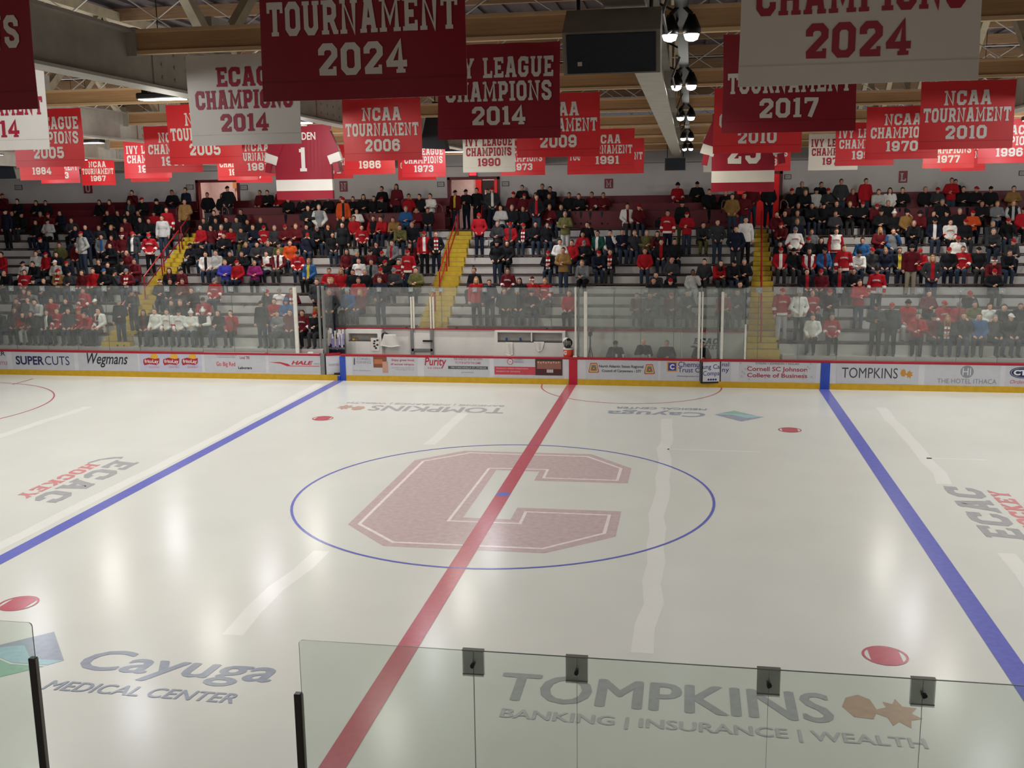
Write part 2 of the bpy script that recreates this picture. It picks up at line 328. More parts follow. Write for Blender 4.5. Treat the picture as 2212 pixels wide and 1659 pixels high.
# ================================================================== DASHER BOARDS (far side)
WHT = mat('board white','#c6c6cb', rough=.35, noise=.05, scale=2); RED = mat('rail red','#9c1828', rough=.4)
YEL = mat('kick yellow','#c29a1e', rough=.4); BLU = mat('strip blue','#2d49a8', rough=.35); STR = mat('strip red','#b01e33', rough=.35)
GREYM = mat('grey metal','#7d7d7b', rough=.4, metal=.3); DARK = mat('dark gap','#1b1b1c', rough=.7); ALU = mat('white post','#cfcdc2', rough=.35)
bX = lambda x: at(x, 790+(x-1106)*.012, 1, YB).x
G1a, G1b, G2a, G2b = bX(692), bX(736), bX(1511), bX(1558)
boards = thing('dasher_boards', 'long white far-side rink boards with red top rail and yellow kick strip', 'rink boards', (0, YB, 0))
for a, b in ((-32, G1a), (G1b, G2a), (G2b, 32)):
    MB().box(a, b, YB, YB+.12, 0, .88).build('board_panel', WHT, boards)
    MB().rbox(a, b, YB-.02, YB+.14, .87, .945, .012).build('cap_rail', RED, boards)
for a, b in ((-32, bX(728)), (bX(747), bX(1228)), (bX(1248), bX(1772)), (bX(1794), 32)):
    MB().box(a, b, YB-.015, YB, 0, .2).build('kick_plate', YEL, boards)
for a, b, m, n in ((bX(734), bX(746.5), BLU, 'blue_strip'), (bX(1773), bX(1793), BLU, 'blue_strip'), (bX(1229), bX(1247), STR, 'red_strip')):
    MB().box(a, b, YB-.018, YB-.002, .0, .87).build(n, m, boards)
MB().box(bX(728), bX(735), YB-.018, YB-.002, 0, .17).build('blue_strip', BLU, boards)
MB().box(G1a, G1b, YB, YB+.12, 0, .17).build('gate_sill', WHT, boards)
MB().box(G2a, G2b, YB, YB+.12, 0, .17).build('gate_sill', WHT, boards)
# adverts printed on the boards; px positions give where each stands on the board face
AMATS = {}
def am(h):
    if h not in AMATS: AMATS[h] = mat('print '+h, h, rough=.4, noise=.03)
    return AMATS[h]
class Ad:
    def __init__(s, x0, x1, yt, yb, bg='#b9bac0', plane=YB):
        s.p = plane-.006; s.mb = MB(); s.mats = [am(bg)]; s.n = 1
        a, b = s.W(x0, yt), s.W(x1, yb); s.mb.box(a[0], b[0], plane-.006, plane, a[1], b[1], 0)
    def W(s, x, y): P = at(x, y, 1, s.p); return P.x, P.z
    def mi(s, h):
        m = am(h)
        if m not in s.mats: s.mats.append(m)
        return s.mats.index(m)
    def geo(s, g, h): s.n += 1; s.mb.flat(g, lambda u, v: (u, s.p-.0008*s.n, v), s.mi(h)); return s
    def box(s, x0, x1, yt, yb, h):
        xm = (x0+x1)/2; return s.geo(rect2(s.W(x0,yt)[0], s.W(xm,yb)[1], s.W(x1,yt)[0], s.W(xm,yt)[1]), h)
    def text(s, t, x0, x1, yt, yb, h, **k):
        xm = (x0+x1)/2; return s.geo(fit(plain_text(t, **k), s.W(x0,yt)[0], s.W(x1,yt)[0], s.W(xm,yb)[1], s.W(xm,yt)[1]), h)
    def slab(s, t, x0, x1, yt, yb, h, thick=1.7):
        xm = (x0+x1)/2; return s.geo(block_text(t, s.W(x0,yt)[0], s.W(x1,yt)[0], s.W(xm,yb)[1], s.W(xm,yt)[1], thick=thick), h)
    def disc(s, x, y, rx, ry, h): c = s.W(x, y); k = s.W(x+1, y)[0]-c[0]; return s.geo(disc2(c[0], c[1], rx*k, ry*k), h)
    def poly(s, pts, h): return s.geo(poly2([s.W(x, y) for x, y in pts][::-1]), h)
    def done(s, name='advert', parent=None): return s.mb.build(name, s.mats, parent or boards)
NAVY, CRIM = '#23264f', '#a02436'
Ad(-60,18,757,800).text('ER',-6,11,759.5,768,'#222222',bold=.02).text('Farms',-20,16,777,788,'#b06a86',shear=.3).done()
Ad(24,162,758,801).text('SUPER',33,94,769,788,NAVY,bold=.03).text('CUTS',96,149,769.5,788.5,NAVY).done()
Ad(167,299,758,802).text('Wegmans',187,275,763,794,'#24252c',shear=.35,bold=.012).done()
a = Ad(300,437,759,803,'#b7b8cc')
for cx in (327,370,410):
    a.disc(cx+6,771.5,8,8,'#d9a63c')
    a.poly([(cx-17,776),(cx-6,772.5),(cx+8,775.5),(cx+17.5,773.5),(cx+17,784),(cx+12,788.5),(cx-4,786.5),(cx-15,789),(cx-17.5,783)],'#a3222f')
    a.text('fritoLay',cx-15,cx+15,776.5,786.5,'#ddd6d6',bold=.02).text('Good fun!',cx-5,cx+17,790,795,'#c27a86',shear=.3)
a.done()
Ad(440,575,760,805).text('Go Big Red',467,508,781.5,793.5,'#c03a4c',bold=.015).text("Local '785",518,539,769,775.5,'#8d3b4c',bold=.02).text('Laborers',514.5,544,791.5,797.5,'#2c2c34',bold=.03).text('The construction workers of',466,511,766,768.3,'#77777c').text('Laborers Local 785',470,507,770.2,772.4,'#77777c').done()
Ad(579,691,762,806).text('HALE',629,676,779.5,788,'#b3293b',bold=.04,shear=.3).poly([(581,782.5),(605,782),(622,786),(628,790),(690,790.5),(690,791.8),(620,791),(606,785.5)],'#b3293b').text('TRANSPORTATION',678,691,784,788,'#8d8d90',shear=.2).done()
Ad(760,902,766.5,813).text('CORNELL',771,801,772.5,778,'#77787c').text('DINING',771,801,780,785.5,'#77787c').poly([(765.5,771),(767,776),(767,788),(764,788),(764,776)],'#55565a').box(806,835,769,794,'#7a4a35').box(808,826,776,786,'#b06a48').box(826,838,781,805,'#b98f80').text('Enjoy great food,',846,895,775.5,781.5,'#b4485a',bold=.015).text('all across campus.',844,895,784.5,790,'#b4485a',bold=.015).text('Coming every kitchen at',846,894,793.5,796,'#77787c').text('now.dining.cornell.edu',854,895,797.6,800,'#77787c').text('scan for something good',763,800,799,801.5,'#77787c').done()
Ad(915,1057,767.5,815).text('Purity',917,964,772,795,'#a3283a',bold=.02,shear=.15).text('ICE CREAM',924,956,793,797,'#a3283a').text('THE SWEETEST SPOT IN TOWN',980,1042,773.5,778.5,'#a45f6a',bold=.01).text('TO STOP AFTER THE GAME!',983,1039,781.5,786.5,'#a45f6a',bold=.01).box(968,1054,791,797.5,'#4b4b50').text('700 CASCADILLA ST. ITHACA',974,1050,792.5,796,'#c9c9cc').text('puritypicecream.com'.replace('yp','y'),997,1023,803,806,'#66666b').done()
a = Ad(1066,1217,769,817)
a.box(1068,1156,792,809.5,'#b9404c').box(1156,1215,772.5,811,'#3d302d').box(1160,1212,780,797,'#8a5a4e').box(1158,1213,798,809,'#4a1c20').box(1181,1195,798,805,'#b5a9a6')
for i in range(9): a.disc(1163+i*5.5,782.5+(i%2),1.8,2,'#c29a86')
a.disc(1102,781,6.5,6.5,'#a3283a').disc(1102,781,5.2,5.2,'#c9c9cd').text('SA',1098.5,1105.5,778.5,783.5,'#a3283a').text('STUDENT',1111,1130,774.5,778.5,'#77787c').text('AGENCIES INC.',1111,1132,780,783.5,'#77787c').text("America's oldest independent",1072,1141,794,798,'#d8b6ba').text('student-run company',1072,1124,800,804.5,'#d8b6ba').done()
a = Ad(1265,1421,774,823)
for cx, cy in ((1282.5,794.5),(1403,797.5)):
    k = lambda s: [(cx-7*s,cy-10.5*s),(cx+7*s,cy-10.5*s),(cx+11.5*s,cy+8*s),(cx+10*s,cy+10.5*s),(cx-10*s,cy+10.5*s),(cx-11.5*s,cy+8*s)]
    a.poly(k(1),'#a8383c').poly(k(.84),'#cfae5a').poly(k(.62),'#6a7a80').disc(cx,cy+1,4,4,'#8a4a3c').disc(cx,cy+1,2,2,'#c2973e')
a.text('North Atlantic States Regional',1294,1390,788.5,796,'#3a3b40',bold=.012).text('Council of Carpenters - 277',1300,1385,798.5,805.5,'#3a3b40',bold=.012).done()
def chem(x0, x1, mbparent=None):
    a = Ad(x0,x1,775.5,826); return a
a = chem(1427,1511)
a.box(1441,1463,781.5,803,'#c78f45').box(1443.5,1460.5,784,800.5,'#3a3a86').text('C',1447,1457,786.5,798,'#d2d2da',bold=.05).text('Chemu',1465,1511,781.5,793,'#34357c',bold=.006).text('Trust C',1465,1511,794,804.5,'#34357c',bold=.006).text('chemungcanal.com',1462,1510,811,815,'#55565a').done()
a = Ad(1558,1578,777,828); a.text('nal',1560,1575,782.5,791.5,'#34357c',bold=.006).text('ny',1560,1575,796.5,806.5,'#34357c',bold=.006).done()
a = Ad(1597,1762,779,826,'#bdbdc2'); a.text('DYSON > JOHNSON > NOLAN',1633,1726,783.5,789,'#55565a',bold=.015).text('Cornell SC Johnson',1614,1744,792.5,805,'#9c2a40',bold=.018).text('College of Business',1614,1744,806.5,818.5,'#9c2a40',bold=.018)
for i in range(14): a.disc(1600+((i*37)%22)+(134 if i%2 else 0),785+(i*11)%38,2.2,2.2,'#aaa9ad')
a.done()
a = Ad(1808,1983,782,831); a.text('TOMPKINS',1819,1940,794.5,817,'#3a3b40'); p0, p1 = a.W(1944,818), a.W(1973,797); a.geo(leaf(p0[0],p1[0],p0[1],p1[1]),'#b5823a').done()
a = Ad(1999,2159,785,836); a.disc(2089,803,14.5,14.5,'#85868c').text('HI',2080,2098,795,811,'#c6c7cc').text('THE HOTEL ITHACA',2025,2153,818.5,828.5,'#7d7e82').done()
a = Ad(2174,2300,787,842); a.disc(2210,805,29,13.5,'#23264f').disc(2210,805,26.5,11.5,'#c6c7cc').disc(2210,805,25.5,10.7,'#23264f').text('CTB',2190,2230,799,811,'#d6d6da',bold=.05).text('Order online',2182,2250,821,829,'#c05a62',shear=.3).done()
# gates standing ajar in the boards
def gate(name, label, hx, ex, ang, z0=.17, z1=.9):
    g = thing(name, label, 'gate', (hx, YB+.06, 0)); L = ex-hx; ca, sa = math.cos(ang), math.sin(ang)
    T = lambda u, w: (hx+u*ca-w*sa, YB+.06+u*sa+w*ca)
    def slab(u0, u1, w0, w1, za, zb):
        q = [T(u0,w0), T(u1,w0), T(u1,w1), T(u0,w1)] if L > 0 else [T(u1,w0), T(u0,w0), T(u0,w1), T(u1,w1)]
        return MB().hexa([(x,y,za) for x,y in q], [(x,y,zb) for x,y in q])
    return g, T, slab, L
g, T, slab, L = gate('bench_gate', 'bench gate hanging ajar beside the blue strip of the far boards', bX(703), bX(733), math.radians(24))
slab(0, L, -.05, .05, .2, .88).build('door_panel', WHT, g); slab(0, L, -.07, .07, .87, .95).build('cap_rail', RED, g)
tx = MB(); gt = fit(plain_text('TRANSPORTATION', 0, .2), 0, 1, 0, 1)
tx.flat(gt, lambda u, v: (*T(lerp(L*.15, L*.9, u), -.052), lerp(.5, .58, v)), 0); tx.build('lettering', am('#8d8d90'), g)
MB().box(bX(693), bX(701), YB-.01, YB+.12, .1, .93).build('latch_post', GREYM, g)
g, T, slab, L = gate('penalty_box_gate', 'penalty box gate hanging slightly ajar under the paired white posts', bX(1557), bX(1513), math.radians(12))
slab(0, L, -.05, .05, .19, .88).build('door_panel', WHT, g); slab(0, L, -.07, .07, .87, .95).build('cap_rail', RED, g)
slab(0, L*.06, -.06, .06, .19, .88).build('dark_edge', DARK, g); slab(L*.92, L, -.06, .06, .19, .88).build('dark_edge', DARK, g); slab(0, L, -.06, .06, .15, .2).build('dark_edge', DARK, g)
tx = MB()
for s, za, zb, x0, x1 in (('ung Ca', .58, .78, .92, .07), ('Compa', .36, .56, .9, .07)):
    tx.flat(fit(plain_text(s, .006), 0, 1, 0, 1), lambda u, v: (*T(lerp(L*x0, L*x1, u), -.053), lerp(za, zb, v)), 0)
for i in range(4): tx.flat(disc2(0,0,.035), lambda u, v: (*T(L*(.62-.12*i)+u, -.053), .27+v), 0)
tx.build('lettering', am('#34357c'), g)
# ================================================================== GLASS
GL_FAR = glassmat('far glass', '#f6f9f7', .065, '#f6f8f5'); GL_EDGE = mat('glass edge', '#5d6a63', rough=.3)
GL_NEAR = glassmat('near glass', '#f6faf7', .024, '#bac6bc')
CLIP = mat('clear clip', '#8f9494', rough=.3, noise=.15, scale=20); BOLT = mat('black bolt', '#141416', rough=.5)
def pane(name, label, x0, x1, y, z0, z1, gm, group, t=.012):
    p = thing(name, label, 'glass', ((x0+x1)/2, y, z0), group)
    MB().box(x0+.004, x1-.004, y-t/2, y+t/2, z0, z1).build('sheet', gm, p)
    e = MB().box(x0, x0+.006, y-t/2, y+t/2, z0, z1).box(x1-.006, x1, y-t/2, y+t/2, z0, z1).box(x0, x1, y-t/2, y+t/2, z1, z1+.006)
    e.build('edge', GL_EDGE, p); return p
def clip(p, x, y, z, s=.11, far=True):
    c = MB().box(x-s*.9, x+s*.9, y-.025, y-.015, z-s*1.7, z+.01).box(x-s*.9, x+s*.9, y-.025, y+.02, z, z+.012).build('corner_clip', CLIP, p)
    MB().tube((x, y-.06, z-s), (x, y-.01, z-s), .012 if not far else .016, n=8).build('clip_bolt', BOLT if not far else ALU, c)
gx = lambda x, y: at(x, 625, 1, y).x
ZG0, ZG1 = .946, 3.31
PL = [-110, -42, 25, 92, 158, 226, 293, 361, 430, 499, 570, 637]
for i, (a, b) in enumerate(zip(PL, PL[1:])):
    p = pane('glass_shield', 'tall clear board glass pane, %s pane left of the white bench post' % nth(len(PL)-2-i), gx(a,YB+.06), gx(b,YB+.06), YB+.06, ZG0, ZG1, GL_FAR, 'glass shields on the far boards')
    if i < len(PL)-2: clip(p, gx(b,YB+.06), YB+.05, ZG1)
PR = [1613, 1640, 1728, 1813, 1899, 1987, 2075, 2165, 2254]
for i, (a, b) in enumerate(zip(PR, PR[1:])):
    p = pane('glass_shield', 'tall clear board glass pane, %s pane right of the penalty box end' % nth(i), gx(a,YB+.06), gx(b,YB+.06), YB+.06, ZG0, ZG1, GL_FAR, 'glass shields on the far boards')
    clip(p, gx(b,YB+.06), YB+.05, ZG1)
PP = [1247, 1327, 1385, 1457, 1512]
for i, (a, b) in enumerate(zip(PP, PP[1:])):
    pane('glass_shield', 'clear glass pane before the scorers, %s from the red strip' % nth(i), gx(a,YB+.06), gx(b,YB+.06), YB+.06, ZG0, ZG1-.06, GL_FAR, 'glass shields before the scorers')
pane('glass_shield', 'narrow clear glass pane above the penalty box gate', gx(1527,YB+.06), gx(1556,YB+.06), YB+.06, ZG0, ZG1-.06, GL_FAR, 'glass shields before the scorers')
pane('glass_shield', 'clear glass pane between the penalty gate post and the box end', gx(1560,YB+.06), gx(1612,YB+.06), YB+.06, ZG0, ZG1-.06, GL_FAR, 'glass shields before the scorers')
YW0 = 14.27
PB = [703, 750, 819, 888, 936, 953, 1026, 1047, 1117, 1191, 1245, 1326, 1395, 1473, 1545, 1612]
for i, (a, b) in enumerate(zip(PB, PB[1:])):
    p = pane('glass_shield', 'clear glass pane behind the benches, %s from the left' % nth(i), gx(a,YW0), gx(b,YW0), YW0, 1.70, 3.18, GL_FAR, 'glass shields behind the benches')
    clip(p, gx(b,YW0), YW0-.01, 3.18, .09)
def post(label, x, y, z0, z1, wd, m=ALU, ytilt=0):
    X = at(x, 700, 1, y).x
    return tag(MB().rbox(X-wd/2, X+wd/2, y-.04, y+.04, z0, z1, .008).build('glass_post', m), label, 'post', 'posts holding the bench glass')
post('white glass post left of the stick rack, at the end of the left boards', 640, YB+.06, .946, 3.28, .13)
post('grey metal glass post left of the stick rack, slimmer of the pair', 691, 13.45, .3, 3.3, .08, GREYM)
post('grey metal glass post beside the stick rack, right of the pair', 700.5, 13.3, .3, 3.3, .1, GREYM)
for lb, x in (('left post of the white pair on the left of the bench door', 889.5), ('right post of the white pair on the left of the bench door', 894.5), ('left post of the cream pair on the right of the bench door', 931), ('right post of the cream pair on the right of the bench door', 937)):
    post(lb, x, YW0-.06, 1.7, 2.85, .055)
post('slim white glass post above the red strip', 1243.5, YB+.06, .946, 3.3, .06)
post('grey glass post right behind the slim white post above the red strip', 1249.5, YB+.2, .26, 3.3, .06, GREYM)
post('thick white glass post beside the tripod camera', 1265, YB+.06, .946, 3.16, .11)
post('left white post of the penalty gate pair', 1510.5, YB+.06, .946, 3.16, .075)
post('right white post of the penalty gate pair', 1517, YB+.06, .946, 3.16, .05)
post('dark slim post behind the penalty gate', 1552, YB+.3, .26, 3.2, .07, DARK)
post('thick white glass post right of the penalty gate', 1560, YB+.06, .946, 3.16, .085)
post('short white post at the right end of the penalty box', 1611, YB+.06, .946, 2.1, .06)
post('short white post between scorers and penalty box', 1473, 13.6, .26, 1.75, .05)
for lb, x in (('side glass pane at the left end of the bench', 697), ('side glass pane between bench and scorers', 1247), ('side glass pane between scorers and penalty box', 1473), ('side glass pane at the right end of the penalty box', 1613)):
    X = gx(x, YB+.06); p = thing('side_pane', 'clear '+lb, 'glass', (X, 13.6, .946), 'side panes of the benches')
    MB().box(X-.006, X+.006, YB+.15, YW0-.03, .946, 3.16).build('sheet', GL_FAR, p)
    MB().box(X-.006, X+.006, YB+.14, YB+.15, .946, 3.16).build('edge', GL_EDGE, p)
# near side: boards (below the frame), panes, clips and dark end caps
nb = thing('near_boards', 'white rink boards below the near glass', 'rink boards', (0, -YB, 0))
YN = -YB-.06
nx = lambda x: at(x, 1420, 1, YN).x
def nX(x, y): return at(x, y, 1, YN).x
ZN = 2.63
for a, b in ((-32, nX(85,1600)), (nX(652,1600), 32)):
    MB().box(a, b, -YB-.12, -YB, 0, .88).build('board_panel', WHT, nb); MB().rbox(a, b, -YB-.14, -YB+.02, .87, .945, .012).build('cap_rail', RED, nb)
def near_pane(label, x0, x1):
    p = thing('glass_shield', label, 'glass', ((x0+x1)/2, YN, 0.946), 'near glass shields'); r = .035
    prof = [(x0, 0.946), (x1, 0.946), (x1, ZN)] + [(x0+r-r*math.sin(a), ZN-r+r*math.cos(a)) for a in [math.pi/2*i/6 for i in range(7)]]
    if label.startswith('left'): prof = [(x0, 0.946), (x1, 0.946)] + [(x1-r+r*math.cos(a), ZN-r+r*math.sin(a)) for a in [math.pi/2*i/6 for i in range(7)]] + [(x0, ZN)]
    n = len(prof); t = .006
    MB().add([(x, YN-t, z) for x, z in prof]+[(x, YN+t, z) for x, z in prof], [list(range(n)), list(range(n, 2*n))[::-1]]).build('sheet', GL_NEAR, p)
    MB().add([(x, YN-t, z) for x, z in prof]+[(x, YN+t, z) for x, z in prof], [(i, i+n, (i+1) % n+n, (i+1) % n) for i in range(n)]).build('edge', GL_EDGE, p); return p
NX = [nX(645,1377), nX(1022,1396), nX(1246,1411), nX(1661,1440), nX(1995,1460), nX(2500,1495)]
NL = ['near glass pane with a rounded free corner, over the red line', 'near glass pane between the first and second corner clips', 'near glass pane between the second and third corner clips', 'near glass pane between the third and fourth corner clips', 'near glass pane right of the last corner clip']
for i in range(5):
    if i == 0: p = near_pane(NL[0], NX[0], NX[1]-.003)
    else:
        p = thing('glass_shield', NL[i], 'glass', ((NX[i]+NX[i+1])/2, YN, 0.946), 'near glass shields')
        MB().box(NX[i]+.003, NX[i+1]-.003, YN-.006, YN+.006, 0.946, ZN).build('sheet', GL_NEAR, p)
        e = MB().box(NX[i]+.0005, NX[i]+.003, YN-.006, YN+.006, 0.946, ZN).box(NX[i], NX[i+1], YN-.006, YN+.006, ZN, ZN+.004); e.build('edge', GL_EDGE, p)
near_pane('left near glass pane with a rounded free corner', -3.9, nX(70,1360))
CLIPM = glassmat('clip plastic', '#e6e8e6', .2, '#a6aaa6')
for i in range(1, 5):
    x = NX[i]; c = thing('corner_clip', 'grey plastic clip on the near glass top, %s from the left' % nth(i-1), 'clip', (x, YN, ZN), 'clips on the near glass')
    MB().box(x-.088, x+.088, YN-.022, YN-.012, ZN-.215, ZN+.012).build('front_plate', CLIPM, c)
    MB().box(x-.088, x+.088, YN+.012, YN+.022, ZN-.215, ZN+.012).build('rear_plate', CLIPM, c)
    MB().box(x-.09, x+.09, YN-.024, YN+.024, ZN+.006, ZN+.014).box(x-.088, x+.088, YN-.026, YN-.02, ZN-.2, ZN-.19).build('top_edge', GREYM, c)
    MB().tube((x, YN-.06, ZN-.115), (x, YN+.03, ZN-.115), .014, n=10).tube((x+.004, YN-.075, ZN-.1), (x+.004, YN-.05, ZN-.1), .018, n=8).build('bolt', BOLT, c)
CAPD = mat('dark end channel', '#2b2622', rough=.4); CAPL = mat('grey end channel', '#6a645e', rough=.4)
for x, y, lb in ((72,1420,'dark channel capping the free edge of the left near glass'), (645,1497,'dark channel capping the free edge of the right near glass')):
    X = nX(x, y); z = at(x, y, 1, YN).z
    p = tag(MB().rbox(X-.035, X+.025, YN-.03, YN+.03, 0.946, z, .006, 0).box(X+.026, X+.034, YN-.02, YN+.02, 0.946, z-.01, 1).build('edge_channel', [CAPD, CAPL]), lb, 'post')
# ================================================================== STANDS
RY = lambda k: 14.3+.66*k
RZ = lambda k: 1.718+.32*k
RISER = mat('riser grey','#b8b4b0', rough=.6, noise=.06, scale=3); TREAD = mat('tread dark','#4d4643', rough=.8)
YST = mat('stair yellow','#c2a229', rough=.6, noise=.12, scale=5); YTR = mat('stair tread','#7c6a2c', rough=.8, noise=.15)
PLANK = mat('bench plank','#3b2a26', rough=.5, noise=.2, scale=12); BRK = mat('bench bracket','#2a2624', rough=.6)
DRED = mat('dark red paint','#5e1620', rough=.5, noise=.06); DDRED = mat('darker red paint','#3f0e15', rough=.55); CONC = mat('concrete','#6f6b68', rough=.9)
RAILR = mat('handrail red','#9c1a1e', rough=.35)
def edge(b, t, side):
    x0 = at(b[side], b[2], 1, b[3]).x; x1 = at(t[side], t[2], 1, 20.9).x; kb = -1 if b[3] < 14.0 else 0
    return lambda k: lerp(x0, x1, (k-kb)/(10-kb))
AIS = [((229,289,740,13.64),(402,432,500)), ((902,963,709,14.3),(971,1021,500)), ((1613,1683,758,13.64),(1632,1660,497))]
AL = [edge(b, t, 0) for b, t in AIS]; AR = [edge(b, t, 1) for b, t in AIS]
XE0, XE1 = gx(699, 13.6), gx(1612, 13.6)      # ends of the bench enclosure
far0 = lambda k: -36; far1 = lambda k: 30
SECT = [(far0, AL[0]), (AR[0], AL[1]), (AR[1], AL[2]), (AR[2], far1)]
SNAME = ['left of the left yellow stairs', 'between the left and middle yellow stairs', 'between the middle and right yellow stairs', 'right of the right yellow stairs']
struct(MB().box(-36, 30, YB+.13, 24, -.1, 0).build('floor_slab', CONC))
br_me = MB().box(-.02, .02, -.06, .2, -.05, 0).mesh('bracket', [BRK])
for si, (xl, xr) in enumerate(SECT):
    t = MB()
    for k in range(-1, 11):
        x0, x1 = xl(k), xr(k)
        if k == -1:
            if si == 2: continue
            if si == 1: x1 = XE0
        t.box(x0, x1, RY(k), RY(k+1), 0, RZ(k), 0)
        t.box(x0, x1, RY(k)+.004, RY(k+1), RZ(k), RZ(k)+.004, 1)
        if k > -1 or si != 2:
            b = thing('bench', 'brown plank bench, %s row from the top, %s' % (nth(10-k), SNAME[si]), 'bench', ((x0+x1)/2, RY(k), RZ(k)), 'plank benches of the stands')
            MB().box(x0+.05, x1-.05, RY(k)-.03, RY(k)+.25, RZ(k)+.05, RZ(k)+.09).build('seat_plank', PLANK, b)
            nb_ = max(2, int(abs(x1-x0)/2.4))
            for i in range(nb_):
                bo = bpy.data.objects.new('bracket', br_me); COL.objects.link(bo); bo.parent = b
                bo.location = (lerp(x0+.4, x1-.4, i/(nb_-1))-(x0+x1)/2, 0, .05)
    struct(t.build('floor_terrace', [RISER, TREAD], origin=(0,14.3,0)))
# low walk in front of the side sections
MB_ = MB().box(-36, XE0, YB+.2, RY(-1), 0, 1.07, 0).box(XE1+1.2, 30, YB+.2, RY(-1), 0, 1.07, 0); struct(MB_.build('floor_walk', RISER))
AN = ['left', 'middle', 'right']
for i in range(3):
    s = MB(); kb = 0 if i == 1 else -1
    for k in range(kb, 11):
        for h in (0, 1):
            kk = k+h*.5-.5; z1 = RZ(k)-.16*(1-h); y0 = RY(k)-.33*(1-h)
            if i == 1 and k == 0 and h == 0: continue
            a, b = AL[i](k-.5+h*.5), AR[i](k-.5+h*.5)
            if h == 1: b2 = b-.06
            else: b2 = b
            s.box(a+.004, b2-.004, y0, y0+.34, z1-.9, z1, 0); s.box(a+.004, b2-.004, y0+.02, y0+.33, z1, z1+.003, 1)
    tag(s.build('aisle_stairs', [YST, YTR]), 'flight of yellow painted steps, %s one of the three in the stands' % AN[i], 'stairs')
def handrail(label, P, Q, h=.9, m=RAILR, r=.026):
    P = Vector(P); Q = Vector(Q); up = Vector((0,0,h)); md = Vector((0,0,h*.5))
    o = thing('handrail', label, 'handrail', P, 'red handrails on the yellow stairs')
    MB().tube(P, P+up, r).build('post', m, o); MB().tube(Q, Q+up, r).build('post', m, o)
    MB().path([P+md, P+up, Q+up, Q+md], r).build('top_rail', m, o); MB().tube(P+md, Q+md, r*.9).build('mid_rail', m, o)
for i, spans in enumerate([[(0,2),(3,5.5),(5.8,8.2),(8.6,10)], [(.5,2),(3.5,5.8),(6.5,9.9)], [(-.5,1.5),(2.5,4.8),(5.2,9.9)]]):
    for j, (a, b) in enumerate(spans):
        xm = lambda k: lerp(AL[i](k), AR[i](k), .42)
        handrail('red pipe handrail on the %s yellow stairs, %s from the bottom' % (AN[i], nth(j)), (xm(a), RY(a)-.15, RZ(a)-.33+.17), (xm(b), RY(b)-.15, RZ(b)-.33+.17))
# top walk, barrier walls, upper deck
YBAR, YREAR, ZW = 21.55, 23.5, RZ(10)
OP = [(at(400,470,1,YBAR).x, at(470,470,1,YBAR).x), (at(961,470,1,YBAR).x, at(1086,470,1,YBAR).x), (at(1611,470,1,YBAR).x, at(1694,470,1,YBAR).x)]
struct(MB().box(-36, 30, RY(11), YREAR+2.6, 0, ZW).build('floor_walkway', TREAD))
ZB = at(1450, 455, 1, YBAR).z
seg = [(-36, OP[0][0]), (OP[0][1], OP[1][0]), (OP[1][1], OP[2][0]), (OP[2][1], 30)]
UN = ['left of the left doorway', 'between the left and middle doorways', 'between the middle and right doorways', 'right of the right doorway']
for j, (a, b) in enumerate(seg):
    struct(MB().box(a, b, YBAR, YBAR+.1, ZW, ZB, 0).box(a, b, YBAR-.02, YBAR+.12, ZB, ZB+.03, 1).build('wall_barrier', [DRED, DDRED]))
    struct(MB().box(a, b, YBAR+.1, 22.5, ZW, ZW+.2).box(a, b, 22.5, YREAR, ZW, ZW+.52).build('floor_upper_deck', DDRED))
    for r, (y, z) in enumerate(((22.05, ZW+.2), (22.8, ZW+.52))):
        bb = thing('bench', 'dark red bench on the upper deck, %s row, %s' % (('front', 'rear')[r], UN[j]), 'bench', ((a+b)/2, y, z), 'dark red upper deck benches')
        MB().box(a+.1, b-.1, y-.15, y+.15, z+.38, z+.43).build('seat_plank', DDRED, bb); MB().box(a+.1, b-.1, y+.17, y+.21, z+.5, z+.85).build('backrest', DRED, bb)
        for q in range(4): MB().box(lerp(a,b,.05+.3*q)-.03, lerp(a,b,.05+.3*q)+.03, y-.12, y+.2, z, z+.5).build('leg', DDRED, bb)
    # bent pipe rail at the deck ends
for lb, x in (('upper deck end rail right of the left doorway', 486), ('upper deck end rail left of the middle doorway', 948), ('upper deck end rail left of the right doorway', 1566), ('upper deck end rail right of the right doorway', 1693), ('upper deck end rail left of the left doorway', 386)):
    X = at(x, 450, 1, YBAR+.06).x
    tag(MB().path([(X-.13,YBAR+.06,ZB+.02),(X-.12,YBAR+.06,ZB+.3),(X-.06,YBAR+.06,ZB+.38),(X+.07,YBAR+.06,ZB+.34),(X+.15,YBAR+.06,ZB+.22),(X+.16,YBAR+.06,ZB+.02)], .022).build('end_rail', mat('brown rail','#6e3f38',rough=.4)), 'bent pipe '+lb, 'rail')
# rear wall with three doorways
WALL = mat('wall grey white','#bdb8b4', rough=.8, noise=.04, scale=1); DRK = mat('lintel dark','#221d1e', rough=.8)
dx = lambda a: at(a, 440, 1, YREAR).x
DO = [(dx(430), dx(516), at(470,394,1,YREAR).z), (dx(972), dx(1076), at(1020,388,1,YREAR).z), (dx(1590), dx(1684), at(1640,376,1,YREAR).z)]
ZT = 8.3; wl = MB(); band = MB(); xs = [-36]+[v for d in DO for v in d[:2]]+[30]
for a, b in zip(xs[::2], xs[1::2]):
    wl.box(a, b, YREAR, YREAR+.2, ZW, ZT); band.box(a, b, YREAR-.03, YREAR, ZW+.5, at(1400,441,1,YREAR).z)
for a, b, z in DO: wl.box(a, b, YREAR, YREAR+.2, z, ZT)
struct(wl.build('wall_rear', WALL)); struct(band.build('trim_1', DDRED))
struct(MB().box(-36, 30, YREAR-.012, YREAR, at(200,375,1,YREAR).z, at(200,373.5,1,YREAR).z).build('trim_2', mat('wall line','#6f6a68',rough=.8)))
